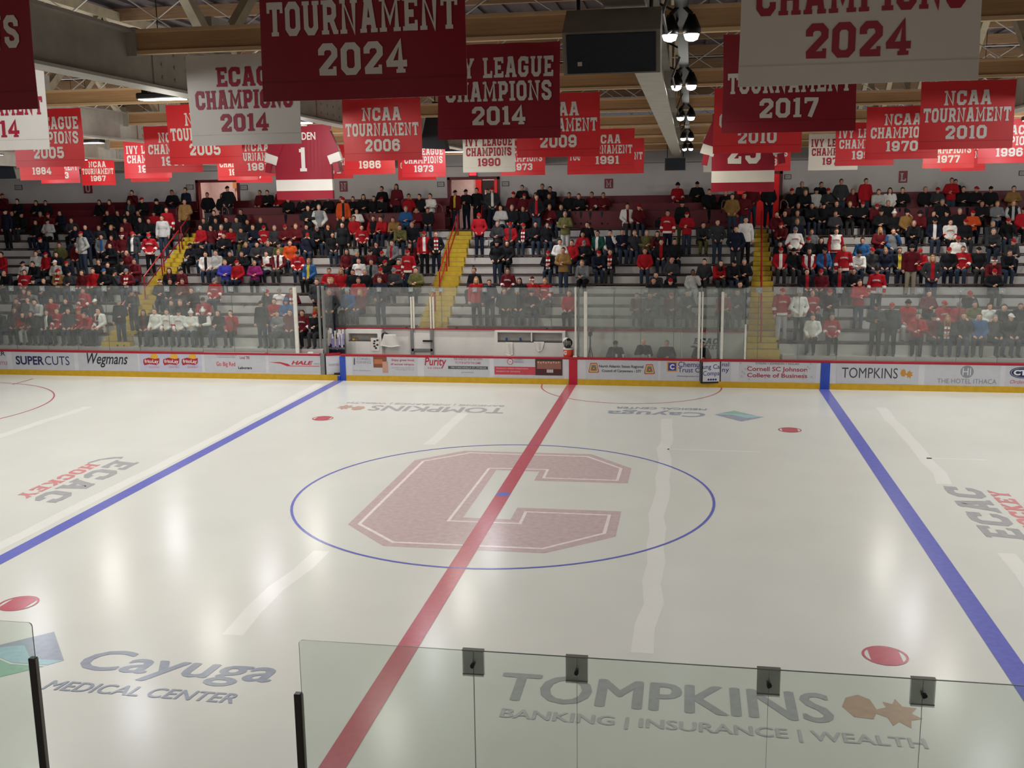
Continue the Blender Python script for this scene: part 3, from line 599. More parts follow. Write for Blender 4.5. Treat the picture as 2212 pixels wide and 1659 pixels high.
struct(MB().box(-36, 30, YREAR-.5, YREAR+.2, ZT, ZT+.5).build('trim_3', DRK))
DFR = mat('door frame red','#5a1119', rough=.45); LOB = mat('lobby wall','#c9b3ad', rough=.8); LRED = mat('lobby red','#b3161c', rough=.5); WOODL = mat('locker wood','#a06a3a', rough=.5, noise=.15, stretch=(1,1,8)); LOCK = mat('pale doors','#c99f92', rough=.5)
for i, (a, b, z) in enumerate(DO):
    f = MB().box(a-.09, a+.03, YREAR-.06, YREAR+.22, ZW, z+.1).box(b-.03, b+.09, YREAR-.06, YREAR+.22, ZW, z+.1).box(a-.09, b+.09, YREAR-.06, YREAR+.22, z, z+.12)
    struct(f.build('door_%d' % (i+1), DFR))
    y2 = YREAR+2.4; lb = MB()
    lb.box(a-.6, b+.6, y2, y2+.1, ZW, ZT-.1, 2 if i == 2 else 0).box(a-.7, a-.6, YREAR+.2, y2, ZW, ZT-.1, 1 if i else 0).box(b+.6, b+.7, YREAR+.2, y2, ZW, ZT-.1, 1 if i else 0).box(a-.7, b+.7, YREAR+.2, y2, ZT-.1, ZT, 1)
    if i == 1: lb.box(lerp(a,b,.34), lerp(a,b,.46), y2-.3, y2, ZW, ZT-.1, 2).box(lerp(a,b,.46), lerp(a,b,.74), y2-.1, y2, ZW, z, 3).box(lerp(a,b,.52), lerp(a,b,.62), y2-.12, y2-.1, ZW+1.0, ZW+1.7, 0).box(lerp(a,b,.74), lerp(a,b,.84), y2-.3, y2, ZW, ZT-.1, 2).box(lerp(a,b,.84), b+.6, y2-.1, y2, ZW, z, 3)
    if i == 0: lb.box(lerp(a,b,.4), b+.6, y2-.4, y2-.05, ZW+1.95, ZT-.1, 4).box(lerp(a,b,.43), b+.6, y2-.3, y2-.05, ZW, ZW+1.95, 5)
    struct(lb.build('wall_lobby', [LOB, DDRED, LRED, DRK, WOODL, LOCK]))
    if i == 0:
        for q in range(6): struct(MB().box(lerp(lerp(a,b,.43),b+.5,q/5.5), lerp(lerp(a,b,.43),b+.5,q/5.5)+.02, y2-.31, y2-.3, ZW, ZW+1.93).build('trim_4', WOODL))
    ld = bpy.data.lights.new('lobby_lamp', 'AREA'); ld.energy = LOBBY_POWER; ld.size = .6; ld.color = (1, .8, .72)
    lt = thing('lobby_lamp', 'ceiling lamp inside the %s doorway' % AN[i], 'lamp', ((a+b)/2, YREAR+1.1, ZT-.12))
    MB().box((a+b)/2-.32, (a+b)/2+.32, YREAR+.78, YREAR+1.42, ZT-.14, ZT-.1).build('housing', DRK, lt)
    lo = bpy.data.objects.new('lobby_light', ld); COL.objects.link(lo); lo.parent = lt; lo.location = (0, 0, -.03)
# signs on the rear wall
SGR = mat('sign red','#7d1a2a', rough=.5); SGW = mat('sign pale','#a8a2a0', rough=.6); SGD = mat('sign frame','#3c3a3c', rough=.6)
def wall_sign(name, label, x0, x1, y0, y1, fn):
    P0, P1 = at(x0, y1, 1, YREAR-.02), at(x1, y0, 1, YREAR-.02); o = MB(); fn(o, P0.x, P1.x, P0.z, P1.z, YREAR-.03)
    tag(o.build(name, [SGR, SGW, SGD]), label, 'sign')
def lettersign(ch):
    def fn(o, a, b, c, d, y):
        o.box(a, b, y, YREAR, c, d, 0); o.flat(block_text(ch, lerp(a,b,.16), lerp(a,b,.84), lerp(c,d,.12), lerp(c,d,.82), thick=2.0), lambda u, v: (u, y-.003, v), 1)
    return fn
for ch, x0, x1, y0, y1 in (('U',182,198,396,418),('N',734,750,391,414),('M',1306,1324,386,407),('L',1941,1961,369,395)):
    wall_sign('section_sign', 'red section sign with the pale letter %s' % ch, x0, x1, y0, y1, lettersign(ch))
def framed(o, a, b, c, d, y):
    o.box(a, b, y, YREAR, c, d, 2); o.box(a+.025, b-.025, y-.004, y, c+.025, d-.025, 1)
    o.flat(fit(plain_text('ROWS 1-11'), lerp(a,b,.2), lerp(a,b,.8), lerp(c,d,.4), lerp(c,d,.62)), lambda u, v: (u, y-.006, v), 2)
for lb, x, y in (('at the far left of the wall', 40, 405), ('left of the left doorway', 410, 404), ('right of the left doorway', 527, 405), ('left of the middle doorway', 952, 398), ('right of the middle doorway', 1092, 397), ('right of the right doorway', 1702, 382), ('at the far right of the wall', 2208, 374)):
    wall_sign('row_sign', 'small framed row sign '+lb, x-7.5, x+7.5, y-5.5, y+5.5, framed)
ex = thing('exit_sign', 'lit red exit sign above the middle doorway', 'sign', at(1021, 384, 1, YREAR-.05))
p0, p1 = at(1013, 384, 1, YREAR-.1), at(1030, 372, 1, YREAR-.1)
MB().box(p0.x, p1.x, YREAR-.1, YREAR, p0.z, p1.z).build('case', SGD, ex); MB().box(p0.x+.02, p1.x-.02, YREAR-.104, YREAR-.1, lerp(p0.z,p1.z,.4), p1.z-.02).build('lit_face', emat('exit red','#ff2030', 2.2), ex)
MB().flat(fit(plain_text('EXIT',.02), p0.x+.05, p1.x-.05, lerp(p0.z,p1.z,.48), p1.z-.05), lambda u, v: (u, YREAR-.106, v)).build('lettering', SGW, ex)
# stands and end wall on the camera's side, which the glass mirrors
nt2 = MB()
for k in range(0, 14): nt2.box(-36, 30, -14.3-.66*(k+1), -14.3-.66*k, 0, 1.4+.3*k, 0)
struct(nt2.build('floor_terrace_near', [RISER], origin=(0,-14.3,0))); struct(MB().box(-36, 30, -26.2, -26, 0, 8.3).build('wall_near', WALL))
struct(MB().box(-36, 30, -26, -23.5, 0, 5.6).build('floor_near_walk', TREAD))
# ================================================================== BENCH ENCLOSURE
BW = mat('bench wall white','#d2d0cb', rough=.45, noise=.04, scale=2); SHD = mat('shelf back','#a9a7a2', rough=.6)
bw = thing('bench_wall', 'white back wall of the player benches with red trim', 'wall', (0, YW0, 0))
q = lambda x, y: at(x, y, 1, YW0-.1)
shelves = [(757,821,719,734), (1077,1216,717.5,736)]
MB().box(XE0, XE1, YW0-.05, YW0+.01, 0, 1.7).build('back_panel', BW, bw)
MB().box(XE0, XE1, YW0-.13, YW0+.02, 1.7, 1.73).build('top_trim', RED, bw)
MB().box(XE0, XE1, YB+.12, YW0-.05, 0, .25).build('bench_floor', mat('rubber floor','#2b2b2c',rough=.8), bw)
# deep box fronts with open shelves
for a, b, ya, yb in shelves:
    P, Q = q(a, yb), q(b, ya); yf = YW0-.3
    MB().box(P.x-.1, Q.x+.1, yf, YW0-.05, Q.z, 1.7).build('shelf_lintel', BW, bw)
    MB().box(P.x-.1, Q.x+.1, yf, YW0-.05, .25, P.z).build('shelf_front', BW, bw)
    MB().box(P.x-.1, P.x, yf, YW0-.05, P.z, Q.z).box(Q.x, Q.x+.1, yf, YW0-.05, P.z, Q.z).build('shelf_side', BW, bw)
    MB().box(P.x, Q.x, YW0-.07, YW0-.05, P.z, Q.z).build('shelf_back', SHD, bw)
    MB().box(P.x, Q.x, yf, YW0-.06, P.z-.02, P.z+.012).build('shelf_board', mat('shelf edge','#5b5754',rough=.6), bw)
    xm = at(1148,726,1,yf).x if a > 1000 else Q.x-.02
    MB().box(xm-.02, xm+.02, yf, YW0-.06, P.z, Q.z).build('shelf_divider', BW, bw)
P, Q = q(890, 757), q(934, 719)
bd = thing('bench_door', 'grey framed door in the bench back wall under the paired white posts', 'door', ((P.x+Q.x)/2, YW0-.06, .25))
MB().box(P.x, Q.x, YW0-.1, YW0-.06, P.z, Q.z).build('door_panel', BW, bd)
MB().box(P.x-.04, P.x+.08, YW0-.13, YW0-.06, .25, 1.7).box(Q.x-.08, Q.x+.04, YW0-.13, YW0-.06, .25, 1.7).box(P.x, Q.x, YW0-.13, YW0-.06, P.z-.02, P.z+.07).build('door_frame', GREYM, bd)
MB().box(lerp(P.x,Q.x,.55), Q.x, YW0-.17, YW0-.13, lerp(P.z,Q.z,.5), lerp(P.z,Q.z,.6)).build('latch', DARK, bd)
sb = thing('player_bench', 'long white player bench behind the boards', 'bench', (bX(985), 13.6, .25))
MB().rbox(bX(745), bX(1226), 13.4, 13.75, .66, .72, .01).build('seat_plank', BW, sb)
for i in range(5): MB().box(lerp(bX(760),bX(1210),i/4)-.04, lerp(bX(760),bX(1210),i/4)+.04, 13.45, 13.7, .25, .66).build('leg', GREYM, sb)
# hockey logo on the penalty box wall
lg = MB(); y = YW0-.056
for s, x0, x1, ya, yb in (('ECAC',1497,1557,731,743), ('HOCKEY',1504,1557,745,754)):
    a, b = at(x0, yb, 1, y), at(x1, ya, 1, y); lg.flat(slant(block_text(s, a.x, b.x-.1, a.z, b.z, thick=2.2), .25), lambda u, v: (u, y, v))
a, b = at(1490,751,1,y), at(1512,746,1,y); lg.flat(poly2([(a.x,lerp(a.z,b.z,.5)),(lerp(a.x,b.x,.3),a.z),(b.x,a.z-.01),(lerp(a.x,b.x,.4),b.z)]), lambda u, v: (u, y, v))
lg.build('wall_logo', mat('logo slate','#3f4650',rough=.5), bw)
# hockey sticks racked at the bench end
STW = mat('stick shaft white','#c9c6c4',rough=.4); STP = mat('stick shaft violet','#8d86b8',rough=.4); STB = mat('stick shaft dark','#1c1f2a',rough=.4); STY = mat('stick shaft cream','#cbbf8f',rough=.4)
rk = thing('stick_rack', 'dark rack holding the hockey sticks at the bench end', 'rack', (gx(719,13.55), 13.55, .25))
MB().box(gx(704,13.55), gx(738,13.55), 13.61, 13.65, .25, 1.4).build('back_panel', STB, rk); MB().box(gx(703,13.55), gx(739,13.55), 13.35, 13.65, .25, .3).build('base', STB, rk)
rs = random.Random(5)
for i in range(12):
    x = gx(705.5+i*2.85, 13.5); h = rs.uniform(1.58, 1.82); m = rs.choice([STW, STP, STW, STP, STY]); t = rs.choice([STW, STB, STW])
    s = thing('hockey_stick', 'upright hockey stick, %s from the left in the bench rack' % nth(i), 'hockey stick', (x, 13.5, .3), 'hockey sticks in the rack')
    MB().box(x-.016, x+.016, 13.485, 13.515, .3, h-.28).build('shaft', STB, s); MB().box(x-.03, x+.03, 13.475, 13.52, h-.55, h-.14).build('blade', m, s)
    MB().box(x-.024, x+.024, 13.472, 13.524, h-.16, h).build('taped_tip', t, s); MB().box(x-.03, x+.03, 13.47, 13.525, 1.05, 1.12).build('tape_band', mat('stick grey','#6a6a76'), s)
# bench items
CLO = mat('towel white','#cfcdc6',rough=.9,noise=.05,scale=30,bump=.3); BAG = mat('black bag','#17171d',rough=.7)
def cloth(label, x0, x1, y0, y1, y, slant=0.0):
    a, b = at(x0, y1, 1, y), at(x1, y0, 1, y); n = 10; m = MB(); vs = []
    for s in (0, 1):
        for j in range(n+1):
            for i in range(n+1):
                u, v = i/n, j/n; wv = .025*math.sin(u*9+v*2)*(1-v*.5)
                vs.append((lerp(a.x, b.x, u)+slant*(1-v)*(.5-u), y-.03+wv-(.015 if s == 0 else 0), lerp(a.z, b.z, v)-.05*math.sin(u*math.pi)*(1-v)))
    N = (n+1)**2; fs = []
    for j in range(n):
        for i in range(n):
            q_ = (j*(n+1)+i, j*(n+1)+i+1, (j+1)*(n+1)+i+1, (j+1)*(n+1)+i); fs.append(q_); fs.append(tuple(k+N for k in q_[::-1]))
    for i in range(n):
        for j in (0, n):
            k = j*(n+1)+i; fs.append((k, k+1, k+1+N, k+N))
            k = i*(n+1)+j; fs.append((k, k+n+1, k+n+1+N, k+N))
    m.add(vs, fs); return tag(m.build('towel', CLO, smooth=True), label, 'towel')
cloth('white towel hanging from the shelf beside the black bag', 831, 856, 722, 746, YW0-.3, -.3)
cloth('narrow white towel draped at the left of the right bench shelf', 1092, 1108, 739, 765, YW0-.3)
cloth('crumpled white towel under the right bench shelf', 1153, 1176, 738, 755, YW0-.3, .15)
a = at(832, 730, 1, YW0-.2); bg = thing('black_bag', 'black bag lying on the left bench shelf', 'bag', (a.x, YW0-.2, a.z))
MB().ell((a.x, YW0-.2, a.z+.07), (.2,.1,.1)).build('body', BAG, bg, smooth=True); MB().path([(a.x-.1,YW0-.2,a.z+.15),(a.x,YW0-.22,a.z+.22),(a.x+.1,YW0-.2,a.z+.15)], .012).build('handle', BAG, bg)
a, b = at(802, 758, 1, YW0-.32), at(819, 730, 1, YW0-.32); nt_ = MB().box(a.x, b.x, YW0-.325, YW0-.318, a.z, b.z, 0)
for px_, py_ in ((809,737),(815,735),(809,748),(815,745),(812,752),(808,742)): c = at(px_, py_, 1, YW0-.33); nt_.box(c.x-.04, c.x+.04, YW0-.328, YW0-.325, c.z-.03, c.z+.03, 1)
tag(nt_.build('line_up_sheet', [CLO, BAG]), 'white sheet with black marks taped below the left bench shelf', 'paper')
for i, (x, h, c) in enumerate(((764,.05,'#c4a24a'),(770,.045,'#8a6a4a'),(801,.05,'#b06a3a'),(808,.06,'#a04a3a'),(813,.04,'#8a5a4a'))):
    a = at(x, 731.8, 1, YW0-.22); r_ = thing('tape_roll', 'small roll of tape on the left bench shelf, %s from the left' % nth(i), 'tape', (a.x, YW0-.22, at(757,734,1,YW0-.1).z+.012), 'tape rolls on the shelf')
    MB().lathe((a.x, YW0-.22, at(757,734,1,YW0-.1).z+.012), [(.03,0),(.055,0),(.055,h),(.03,h)], 16).build('roll', mat('tape '+c, c), r_)
for i, x in enumerate((1094, 1124)):
    a = at(x, 731, 1, YW0-.2); z = q(1077,736).z+.012; c = thing('puck_can', 'small blue can on the right bench shelf, %s of two' % ('left' if i == 0 else 'right'), 'can', (a.x, YW0-.2, z))
    MB().lathe((a.x, YW0-.2, z), [(.035,0),(.04,.01),(.04,.1),(.036,.11)], 16).build('body', mat('can blue','#3b4a8a'), c)
# orange cooler with a goalie mask on top, on the ledge by the red strip
cx = at(1228, 760, 1, 13.35).x
ck = thing('drink_cooler', 'orange drink cooler with a pale letter G beside the red strip', 'cooler', (cx, 13.35, .25))
MB().box(cx-.2, cx+.2, 13.2, 13.5, .25, .8).build('stand', GREYM, ck)
MB().lathe((cx, 13.35, .8), [(.14,0),(.165,.02),(.175,.35),(.16,.37)], 24).build('body', mat('cooler orange','#c7401f',rough=.4), ck, smooth=True)
MB().lathe((cx, 13.35, 1.17), [(.17,0),(.18,.015),(.175,.05),(.09,.065)], 24).build('lid', CLO, ck)
MB().flat(fit(plain_text('G',.05), cx-.15, cx-.04, 1.0, 1.14), lambda u, v: (u, 13.35-math.sqrt(max(.0,.178**2-(u-cx)**2))-.004, v)).build('lettering', CLO, ck)
hm = thing('goalie_mask', 'black and white goalie mask resting on the orange cooler', 'helmet', (cx-.02, 13.35, 1.235))
MB().ell((cx-.02, 13.35, 1.235+.16), (.16,.19,.16), 18, 12).build('shell', mat('mask black','#17181c',rough=.25), hm, smooth=True)
MB().ell((cx-.02, 13.28, 1.235+.07), (.13,.16,.08), 16, 8).build('chin_guard', mat('mask black','#17181c'), hm, smooth=True)
MB().ell((cx-.08, 13.37, 1.235+.24), (.12,.13,.1), 14, 8).build('white_crown', CLO, hm, smooth=True)
cg = MB()
for i in range(5): cg.path([(cx-.02-.1+.05*i,13.16+.02*abs(i-2),1.235+.09),(cx-.02-.1+.05*i,13.15+.02*abs(i-2),1.235+.17),(cx-.02-.09+.045*i,13.18+.01*abs(i-2),1.235+.24)], .006, 6)
cg.build('cage', ALU, hm)
a = at(1236, 765, 1, YB+.05); tag(MB().rbox(a.x+.03, a.x+.17, YB-.0, YB+.1, .946, .99, .01).build('puck_box', CLO), 'small white box on the rail above the red strip', 'box')
a = at(592/1, 760, 1, YB+.05); a = at(671, 757, 1, YB+.05); tag(MB().rbox(a.x-.1, a.x+.1, YB+.0, YB+.1, .946, 1.0, .01).build('puck_box', CLO), 'small white box on the rail left of the bench gate', 'box')
# tripod camera between the benches
X = at(1275, 720, 1, 13.6).x; zt = at(1275, 717, 1, 13.6).z
cm = thing('tripod_camera', 'black video camera on a tripod beside the thick white post', 'camera', (X, 13.6, .25))
for j in range(3):
    an = 2*math.pi*j/3+.5; MB().tube((X,13.6,zt-.45), (X+.22*math.cos(an),13.6+.22*math.sin(an),.25), .018, .012).build('leg', BAG, cm)
MB().tube((X,13.6,zt-.5), (X,13.6,zt-.12), .025).build('column', BAG, cm)
bd_ = MB().rbox(X-.06, X+.06, 13.5, 13.75, zt-.14, zt, .015).build('camera_body', BAG, cm); MB().tube((X,13.5,zt-.07), (X,13.38,zt-.07), .045, .05, 14).build('lens', BAG, bd_)
MB().box(X+.0, X+.13, 13.52, 13.6, zt+.02, zt+.1).build('viewfinder', BAG, bd_)
# scorers' table with laptop and cups
st = thing('scorers_table', 'table of the scorers behind the boards', 'table', (bX(1390), 13.35, .25))
MB().box(bX(1300), bX(1462), 13.22, 13.5, .84, .88).build('table_top', BW, st)
for x in (1306, 1456): MB().box(bX(x)-.03, bX(x)+.03, 13.3, 13.42, .25, .84).build('leg', GREYM, st)
X = bX(1385); lp = thing('laptop', 'open laptop on the scorers table', 'laptop', (X, 13.37, .88)); MB().box(X-.2, X+.2, 13.28, 13.48, .88, .9).build('keyboard_base', GREYM, lp); MB().hexa([(X-.2,13.27,.9),(X+.2,13.27,.9),(X+.2,13.28,.9),(X-.2,13.28,.9)], [(X-.2,13.23,1.02),(X+.2,13.23,1.02),(X+.2,13.24,1.02),(X-.2,13.24,1.02)]).build('screen_back', mat('laptop pale','#aeb6b4'), lp)
for i, x in enumerate((1330, 1345, 1402)):
    X = bX(x); c = thing('paper_cup', 'white cup on the scorers table, %s from the left' % nth(i), 'cup', (X, 13.35, .88)); MB().lathe((X,13.35,.88), [(.03,0),(.042,.13)], 14).build('body', CLO, c); MB().lathe((X,13.35,1.01), [(.045,0),(.044,.012)], 14).build('lid', CLO, c)
# ================================================================== ROOF
ROWS = [-14.2, -9.3, -3.7, 0.9, 5.6, 10.2, 15.0, 19.8]
GX = [-20.8, -14.75, -8.7, -2.68, 3.36, 9.42, 15.5]
BAYN = ['fifth bay left of the light bar', 'fourth bay left of the light bar', 'second bay left of the light bar', 'bay just left of the light bar', 'bay just right of the light bar', 'second bay right of the light bar']
BAYN = ['fourth bay left of the light bar', 'third bay left of the light bar', 'second bay left of the light bar', 'first bay left of the light bar', 'first bay right of the light bar', 'second bay right of the light bar']
STEEL = mat('girder grey','#a39e92', rough=.6, noise=.1, scale=4); STRUT = mat('strut tan grey','#a2977f', rough=.7, noise=.1); ROD = mat('rod white','#b5b1a8', rough=.5)
WOOD = mat('joist wood','#b38c63', rough=.6, noise=.16, scale=4, stretch=(.35,1,7)); FLG = mat('joist flange','#cfae84', rough=.6, noise=.1, scale=4, stretch=(.3,1,3)); DIM = mat('purlin wood','#8a6e52', rough=.7, noise=.15, stretch=(.4,1,5))
ROOF = mat('roof deck','#453d40', rough=.8, noise=.25, scale=3, stretch=(1,.15,1))
GZ0, GZ1, JZ, TZ = 7.65, 8.26, 7.98, 10.2
rf = MB().box(-36, 30, -26.2, 25, 10.55, 10.75)
for i in range(110): rf.box(-36+.6*i, -36+.6*i+.25, -26.2, 25, 10.49, 10.55)
struct(rf.build('ceiling', ROOF))
for yk in range(14): tag(MB().box(-30, 28, -17+3*yk-.05, -17+3*yk+.05, 10.22, 10.48).build('roof_purlin', DIM), 'long brown roof purlin under the dark deck, %s from the camera side' % nth(yk), 'beam', 'roof purlins')
rs = random.Random(11)
for gi, X in enumerate(GX):
    g = thing('roof_truss', 'grey steel roof truss running across the rink, %s from the left' % nth(gi), 'truss', (X, 0, GZ0), 'grey roof trusses')
    b = MB().box(X-.05, X+.05, -17, 23.4, GZ0+.03, GZ1-.03).box(X-.15, X+.15, -17, 23.4, GZ0, GZ0+.035).box(X-.15, X+.15, -17, 23.4, GZ1-.035, GZ1)
    bc = b.build('bottom_chord', STEEL, g)
    MB().box(X-.1, X+.1, -17, 23.4, TZ, TZ+.2).build('top_chord', STRUT, g)
    ys = [-16.5+2.4*i for i in range(17)]
    for i, (a, c) in enumerate(zip(ys, ys[1:])):
        za, zc = (GZ1, TZ) if i % 2 == 0 else (TZ, GZ1)
        MB().beam((X, a, za), (X, c, zc), .13, .16).build('web_member', STRUT, g)
        if i % 2 == 0 and i < 12: MB().box(X-.09, X+.09, a-.28, a+.28, GZ1-.02, GZ1+.5).build('gusset_plate', STEEL, g)
    for y in ROWS[:6]:
        for s in (-1, 1):
            pl = MB().box(X+s*.05, X+s*.068, y+.5, y+1.9, GZ0+.06, GZ1-.06)
            for q in range(4):
                for z in (GZ0+.15, GZ0+.3, GZ0+.45): pl.tube((X+s*.068, y+.7+.32*q, z), (X+s*.082, y+.7+.32*q, z), .022, n=6)
            pl.build('splice_plate', STEEL, g)
for bi, (xa, xb) in enumerate(zip(GX, GX[1:])):
    for ri, y in enumerate(ROWS):
        if ri == 0 and bi in (0, 1, 5): continue
        j = thing('wooden_joist', 'wooden roof joist, %s row from the camera, %s' % (nth(ri), BAYN[bi]), 'joist', ((xa+xb)/2, y, JZ), 'wooden roof joists')
        MB().box(xa+.16, xb-.16, y-.02, y+.02, JZ+.04, JZ+.24).build('web', WOOD, j)
        MB().box(xa+.16, xb-.16, y-.045, y+.045, JZ, JZ+.042).build('flange', FLG, j); MB().box(xa+.16, xb-.16, y-.045, y+.045, JZ+.238, JZ+.28).build('flange', FLG, j)
        for x in (xa+.1, xb-.1): MB().box(x-.07, x+.07, y-.06, y+.06, JZ-.02, JZ+.3).build('hanger', STEEL, j)
        yb = y+2.2; c = thing('cross_brace', 'white cross brace behind the %s joist row, %s' % (nth(ri), BAYN[bi]), 'brace', ((xa+xb)/2, yb, GZ1), 'thin steel cross braces')
        xm = (xa+xb)/2
        for p, q_ in (((xa,yb,GZ1+.02),(xm,yb,TZ+.05)),((xm,yb,GZ1+.02),(xa,yb,TZ+.05)),((xm,yb+.03,GZ1+.02),(xb,yb+.03,TZ+.05)),((xb,yb+.03,GZ1+.02),(xm,yb+.03,TZ+.05)),((xa,yb,9.3),(xb,yb,9.3))): MB().tube(p, q_, .013, n=6).build('rod', ROD, c)
# ================================================================== LAMPS
BLK = mat('lamp black','#141416', rough=.45, metal=.2); LENS = emat('lamp lens','#f4f3ea', LAMP_LIT)
lb = thing('light_bar', 'black overhead light bar running across the rink with cables', 'light bar', (3.74, 0, 8.0))
MB().box(3.68, 3.8, -17, 17.5, 8.0, 8.12).build('rail', BLK, lb)
rs = random.Random(2)
for i in range(12): y = -15+2.7*i; MB().tube((3.74, y, 8.12), (3.5, y, 8.24), .012, n=6).build('hanger', BLK, lb)
for i in range(6): y = -12+4.8*i; MB().path([(3.69,y,8.0),(3.6,y+.3,7.8),(3.62,y+.9,7.72),(3.68,y+1.5,7.85),(3.7,y+1.9,8.0)], .014, 6).build('cable', BLK, lb)
WARM, COOL = (1, .97, .86), (.93, .94, 1.0)
def lamp(parent, x, y, z, sx, sy, col, power=1.0):
    d = bpy.data.lights.new('lamp_light', 'AREA'); d.shape = 'RECTANGLE'; d.size = sx; d.size_y = sy; d.spread = math.radians(140); d.energy = LAMP_POWER*power; d.color = col
    o = bpy.data.objects.new('lamp_light', d); COL.objects.link(o); o.parent = parent; o.location = Vector((x, y, z))-ORG[parent.name]
def add_fill(parent, x, y, z, col, power):      # point light added under each bar to brighten roof, banners and stands
    d = bpy.data.lights.new('added_fill', 'POINT'); d.shadow_soft_size = .25; d.energy = FILL_POWER*power; d.color = col
    o = bpy.data.objects.new('added_fill', d); COL.objects.link(o); o.parent = parent; o.location = Vector((x, y, z))-ORG[parent.name]
def flood(label, x, y, tiltx, power, col):
    f = thing('flood_light', label, 'lamp', (x, y, 7.76), 'flood lights on the light bar')
    MB().lathe((x, y, 7.76), [(.075,0),(.085,.015),(.085,.06),(.055,.13),(.03,.18)], 18).build('housing', BLK, f, smooth=True)
    MB().lathe((x, y, 7.745), [(.02,-.045),(.055,-.03),(.072,.016)], 18).build('lens', LENS, f)
    MB().tube((x, y, 7.94), (3.74, y, 8.04), .02, n=6).build('bracket', BLK, f)
    lamp(f, x, y, 7.69, .11, .11, col, power)
for i, (y, pw) in enumerate(((-10.7,.12),(-6.1,.15),(-.2,.15),(7.4,.12),(13.7,.1))):
    for s in (-1, 1): flood('round flood light, %s side of the %s pair from the camera' % ('left' if s < 0 else 'right', nth(i)), 3.74+s*.1, y, s, pw, COOL if i % 2 else WARM)
def highbay(label, x, y, col, power):
    h = thing('high_bay_light', label, 'lamp', (x, y, 7.75), 'bar shaped ceiling lights')
    MB().rbox(x-.36, x+.36, y-.12, y+.12, 7.76, 7.85, .02).build('housing', BLK, h); MB().box(x-.33, x+.33, y-.1, y+.1, 7.752, 7.758).build('lens', LENS, h)
    for s in (-1, 1): MB().path([(x+s*.25,y,7.85),(x+s*.28,y,8.0),(x+s*.2,y,8.2)], .012, 6).build('hanger', BLK, h); MB().box(x+s*.25-.05, x+s*.25+.05, y-.05, y+.05, 7.85, 7.9).build('driver_box', BLK, h)
    MB().tube((x, y, 8.0), (x, y, 10.7), .008, n=5).build('cord', BLK, h)
    lamp(h, x, y, 7.745, .62, .18, col, power); add_fill(h, x, y, 7.66, col, power)
HB = [('first', -6.5), ('second', -1.4), ('third', 3.25), ('fourth', 7.9), ('fifth', 12.4), ('sixth', 17.2)]
for xi, (X, nm) in enumerate(((-17.2,'far left'), (-11.0,'left'), (-3.75,'centre left'), (11.2,'right'), (18.4,'far right'))):
    for yi, (o_, y) in enumerate(HB):
        highbay('bar shaped ceiling light, %s of the %s row from the camera' % (o_, nm), X, y, COOL if (xi+yi) % 2 else WARM, (1.0, 1.0, 1.0, 1.0, 1.1, 1.0)[yi])
    highbay('bar shaped ceiling light above the near boards, %s row' % nm, X, -11.6, WARM if xi % 2 else COOL, .8)
for xi, X in enumerate((-9.5, -2.0, 5.5, 13.0)):  # unseen warm lamps added to brighten the fronts of the near banners
    highbay('bar shaped ceiling light over the near stands, %s from the left' % nth(xi), X, -19.2, (1, .86, .72), .22)
# ================================================================== SPEAKERS
CAB = mat('speaker cabinet','#8a847b', rough=.6); GRL = mat('speaker grille','#20262f', rough=.7, noise=.25, scale=90)
def cabinet(name, label, x0, x1, prof, grille, hang, badge=True):
    s = thing(name, label, 'speaker', ((x0+x1)/2, prof[0][0], prof[0][1])); n = len(prof)
    MB().add([(x0,y,z) for y, z in prof]+[(x1,y,z) for y, z in prof], [list(range(n)), list(range(n,2*n))[::-1]]+[(i, i+n, (i+1)%n+n, (i+1)%n) for i in range(n)]).build('cabinet', CAB, s)
    (ya, za), (yb, zb) = grille
    nrm = Vector((0, -(zb-za), yb-ya)).normalized()*.02
    q_ = [Vector((x0+.03,ya,za)), Vector((x1-.03,ya,za)), Vector((x1-.03,yb,zb)), Vector((x0+.03,yb,zb))]
    g = MB().hexa([v-nrm*.1 for v in q_], [v+nrm for v in q_]).build('grille', GRL, s)
    if badge:
        c = lambda u, v: q_[0].lerp(q_[1], u).lerp(q_[3].lerp(q_[2], u), v)+nrm*1.3
        MB().hexa([c(.12,.2)-nrm*.3, c(.17,.2)-nrm*.3, c(.17,.31)-nrm*.3, c(.12,.31)-nrm*.3], [c(.12,.2), c(.17,.2), c(.17,.31), c(.12,.31)]).build('badge', ROD, g)
    for p, q2 in hang: MB().tube(p, q2, .015, n=6).build('hanger', BLK, s)
    return s
YP = -13.3; pb, pt, pk = at(1225,163,1,YP+.1), at(1214,71,1,YP), at(1222,24,1,YP+.3); px1 = at(1426,100,1,YP).x
cabinet('loudspeaker', 'large hanging loudspeaker with a dark grille left of the flood lights', pt.x, px1, [(YP,pt.z),(YP+.1,pb.z),(YP+.45,pb.z+.06),(YP+.45,pk.z-.02),(YP+.28,pk.z)], ((YP+.098,pb.z+.015),(YP+.002,pt.z-.015)), [((pt.x+.08,YP+.35,pk.z-.03),(pt.x+.02,YP+.35,10.5)),((px1-.08,YP+.35,pk.z-.03),(px1,YP+.35,10.5))])
a, b = at(1435,369,1,19), at(1482,340,1,19)
cabinet('loudspeaker', 'small grey loudspeaker hanging before the rear wall right of letter M', a.x, b.x, [(18.95,b.z),(19.05,a.z),(19.4,a.z+.05),(19.4,b.z+.02)], ((19.045,a.z+.02),(18.955,b.z-.02)), [((a.x+.1,19.2,b.z),(a.x+.1,19.2,10.6)),((b.x-.1,19.2,b.z),(b.x-.1,19.2,10.6))], False)
a, b = at(-25,388,1,16), at(36,354,1,16)
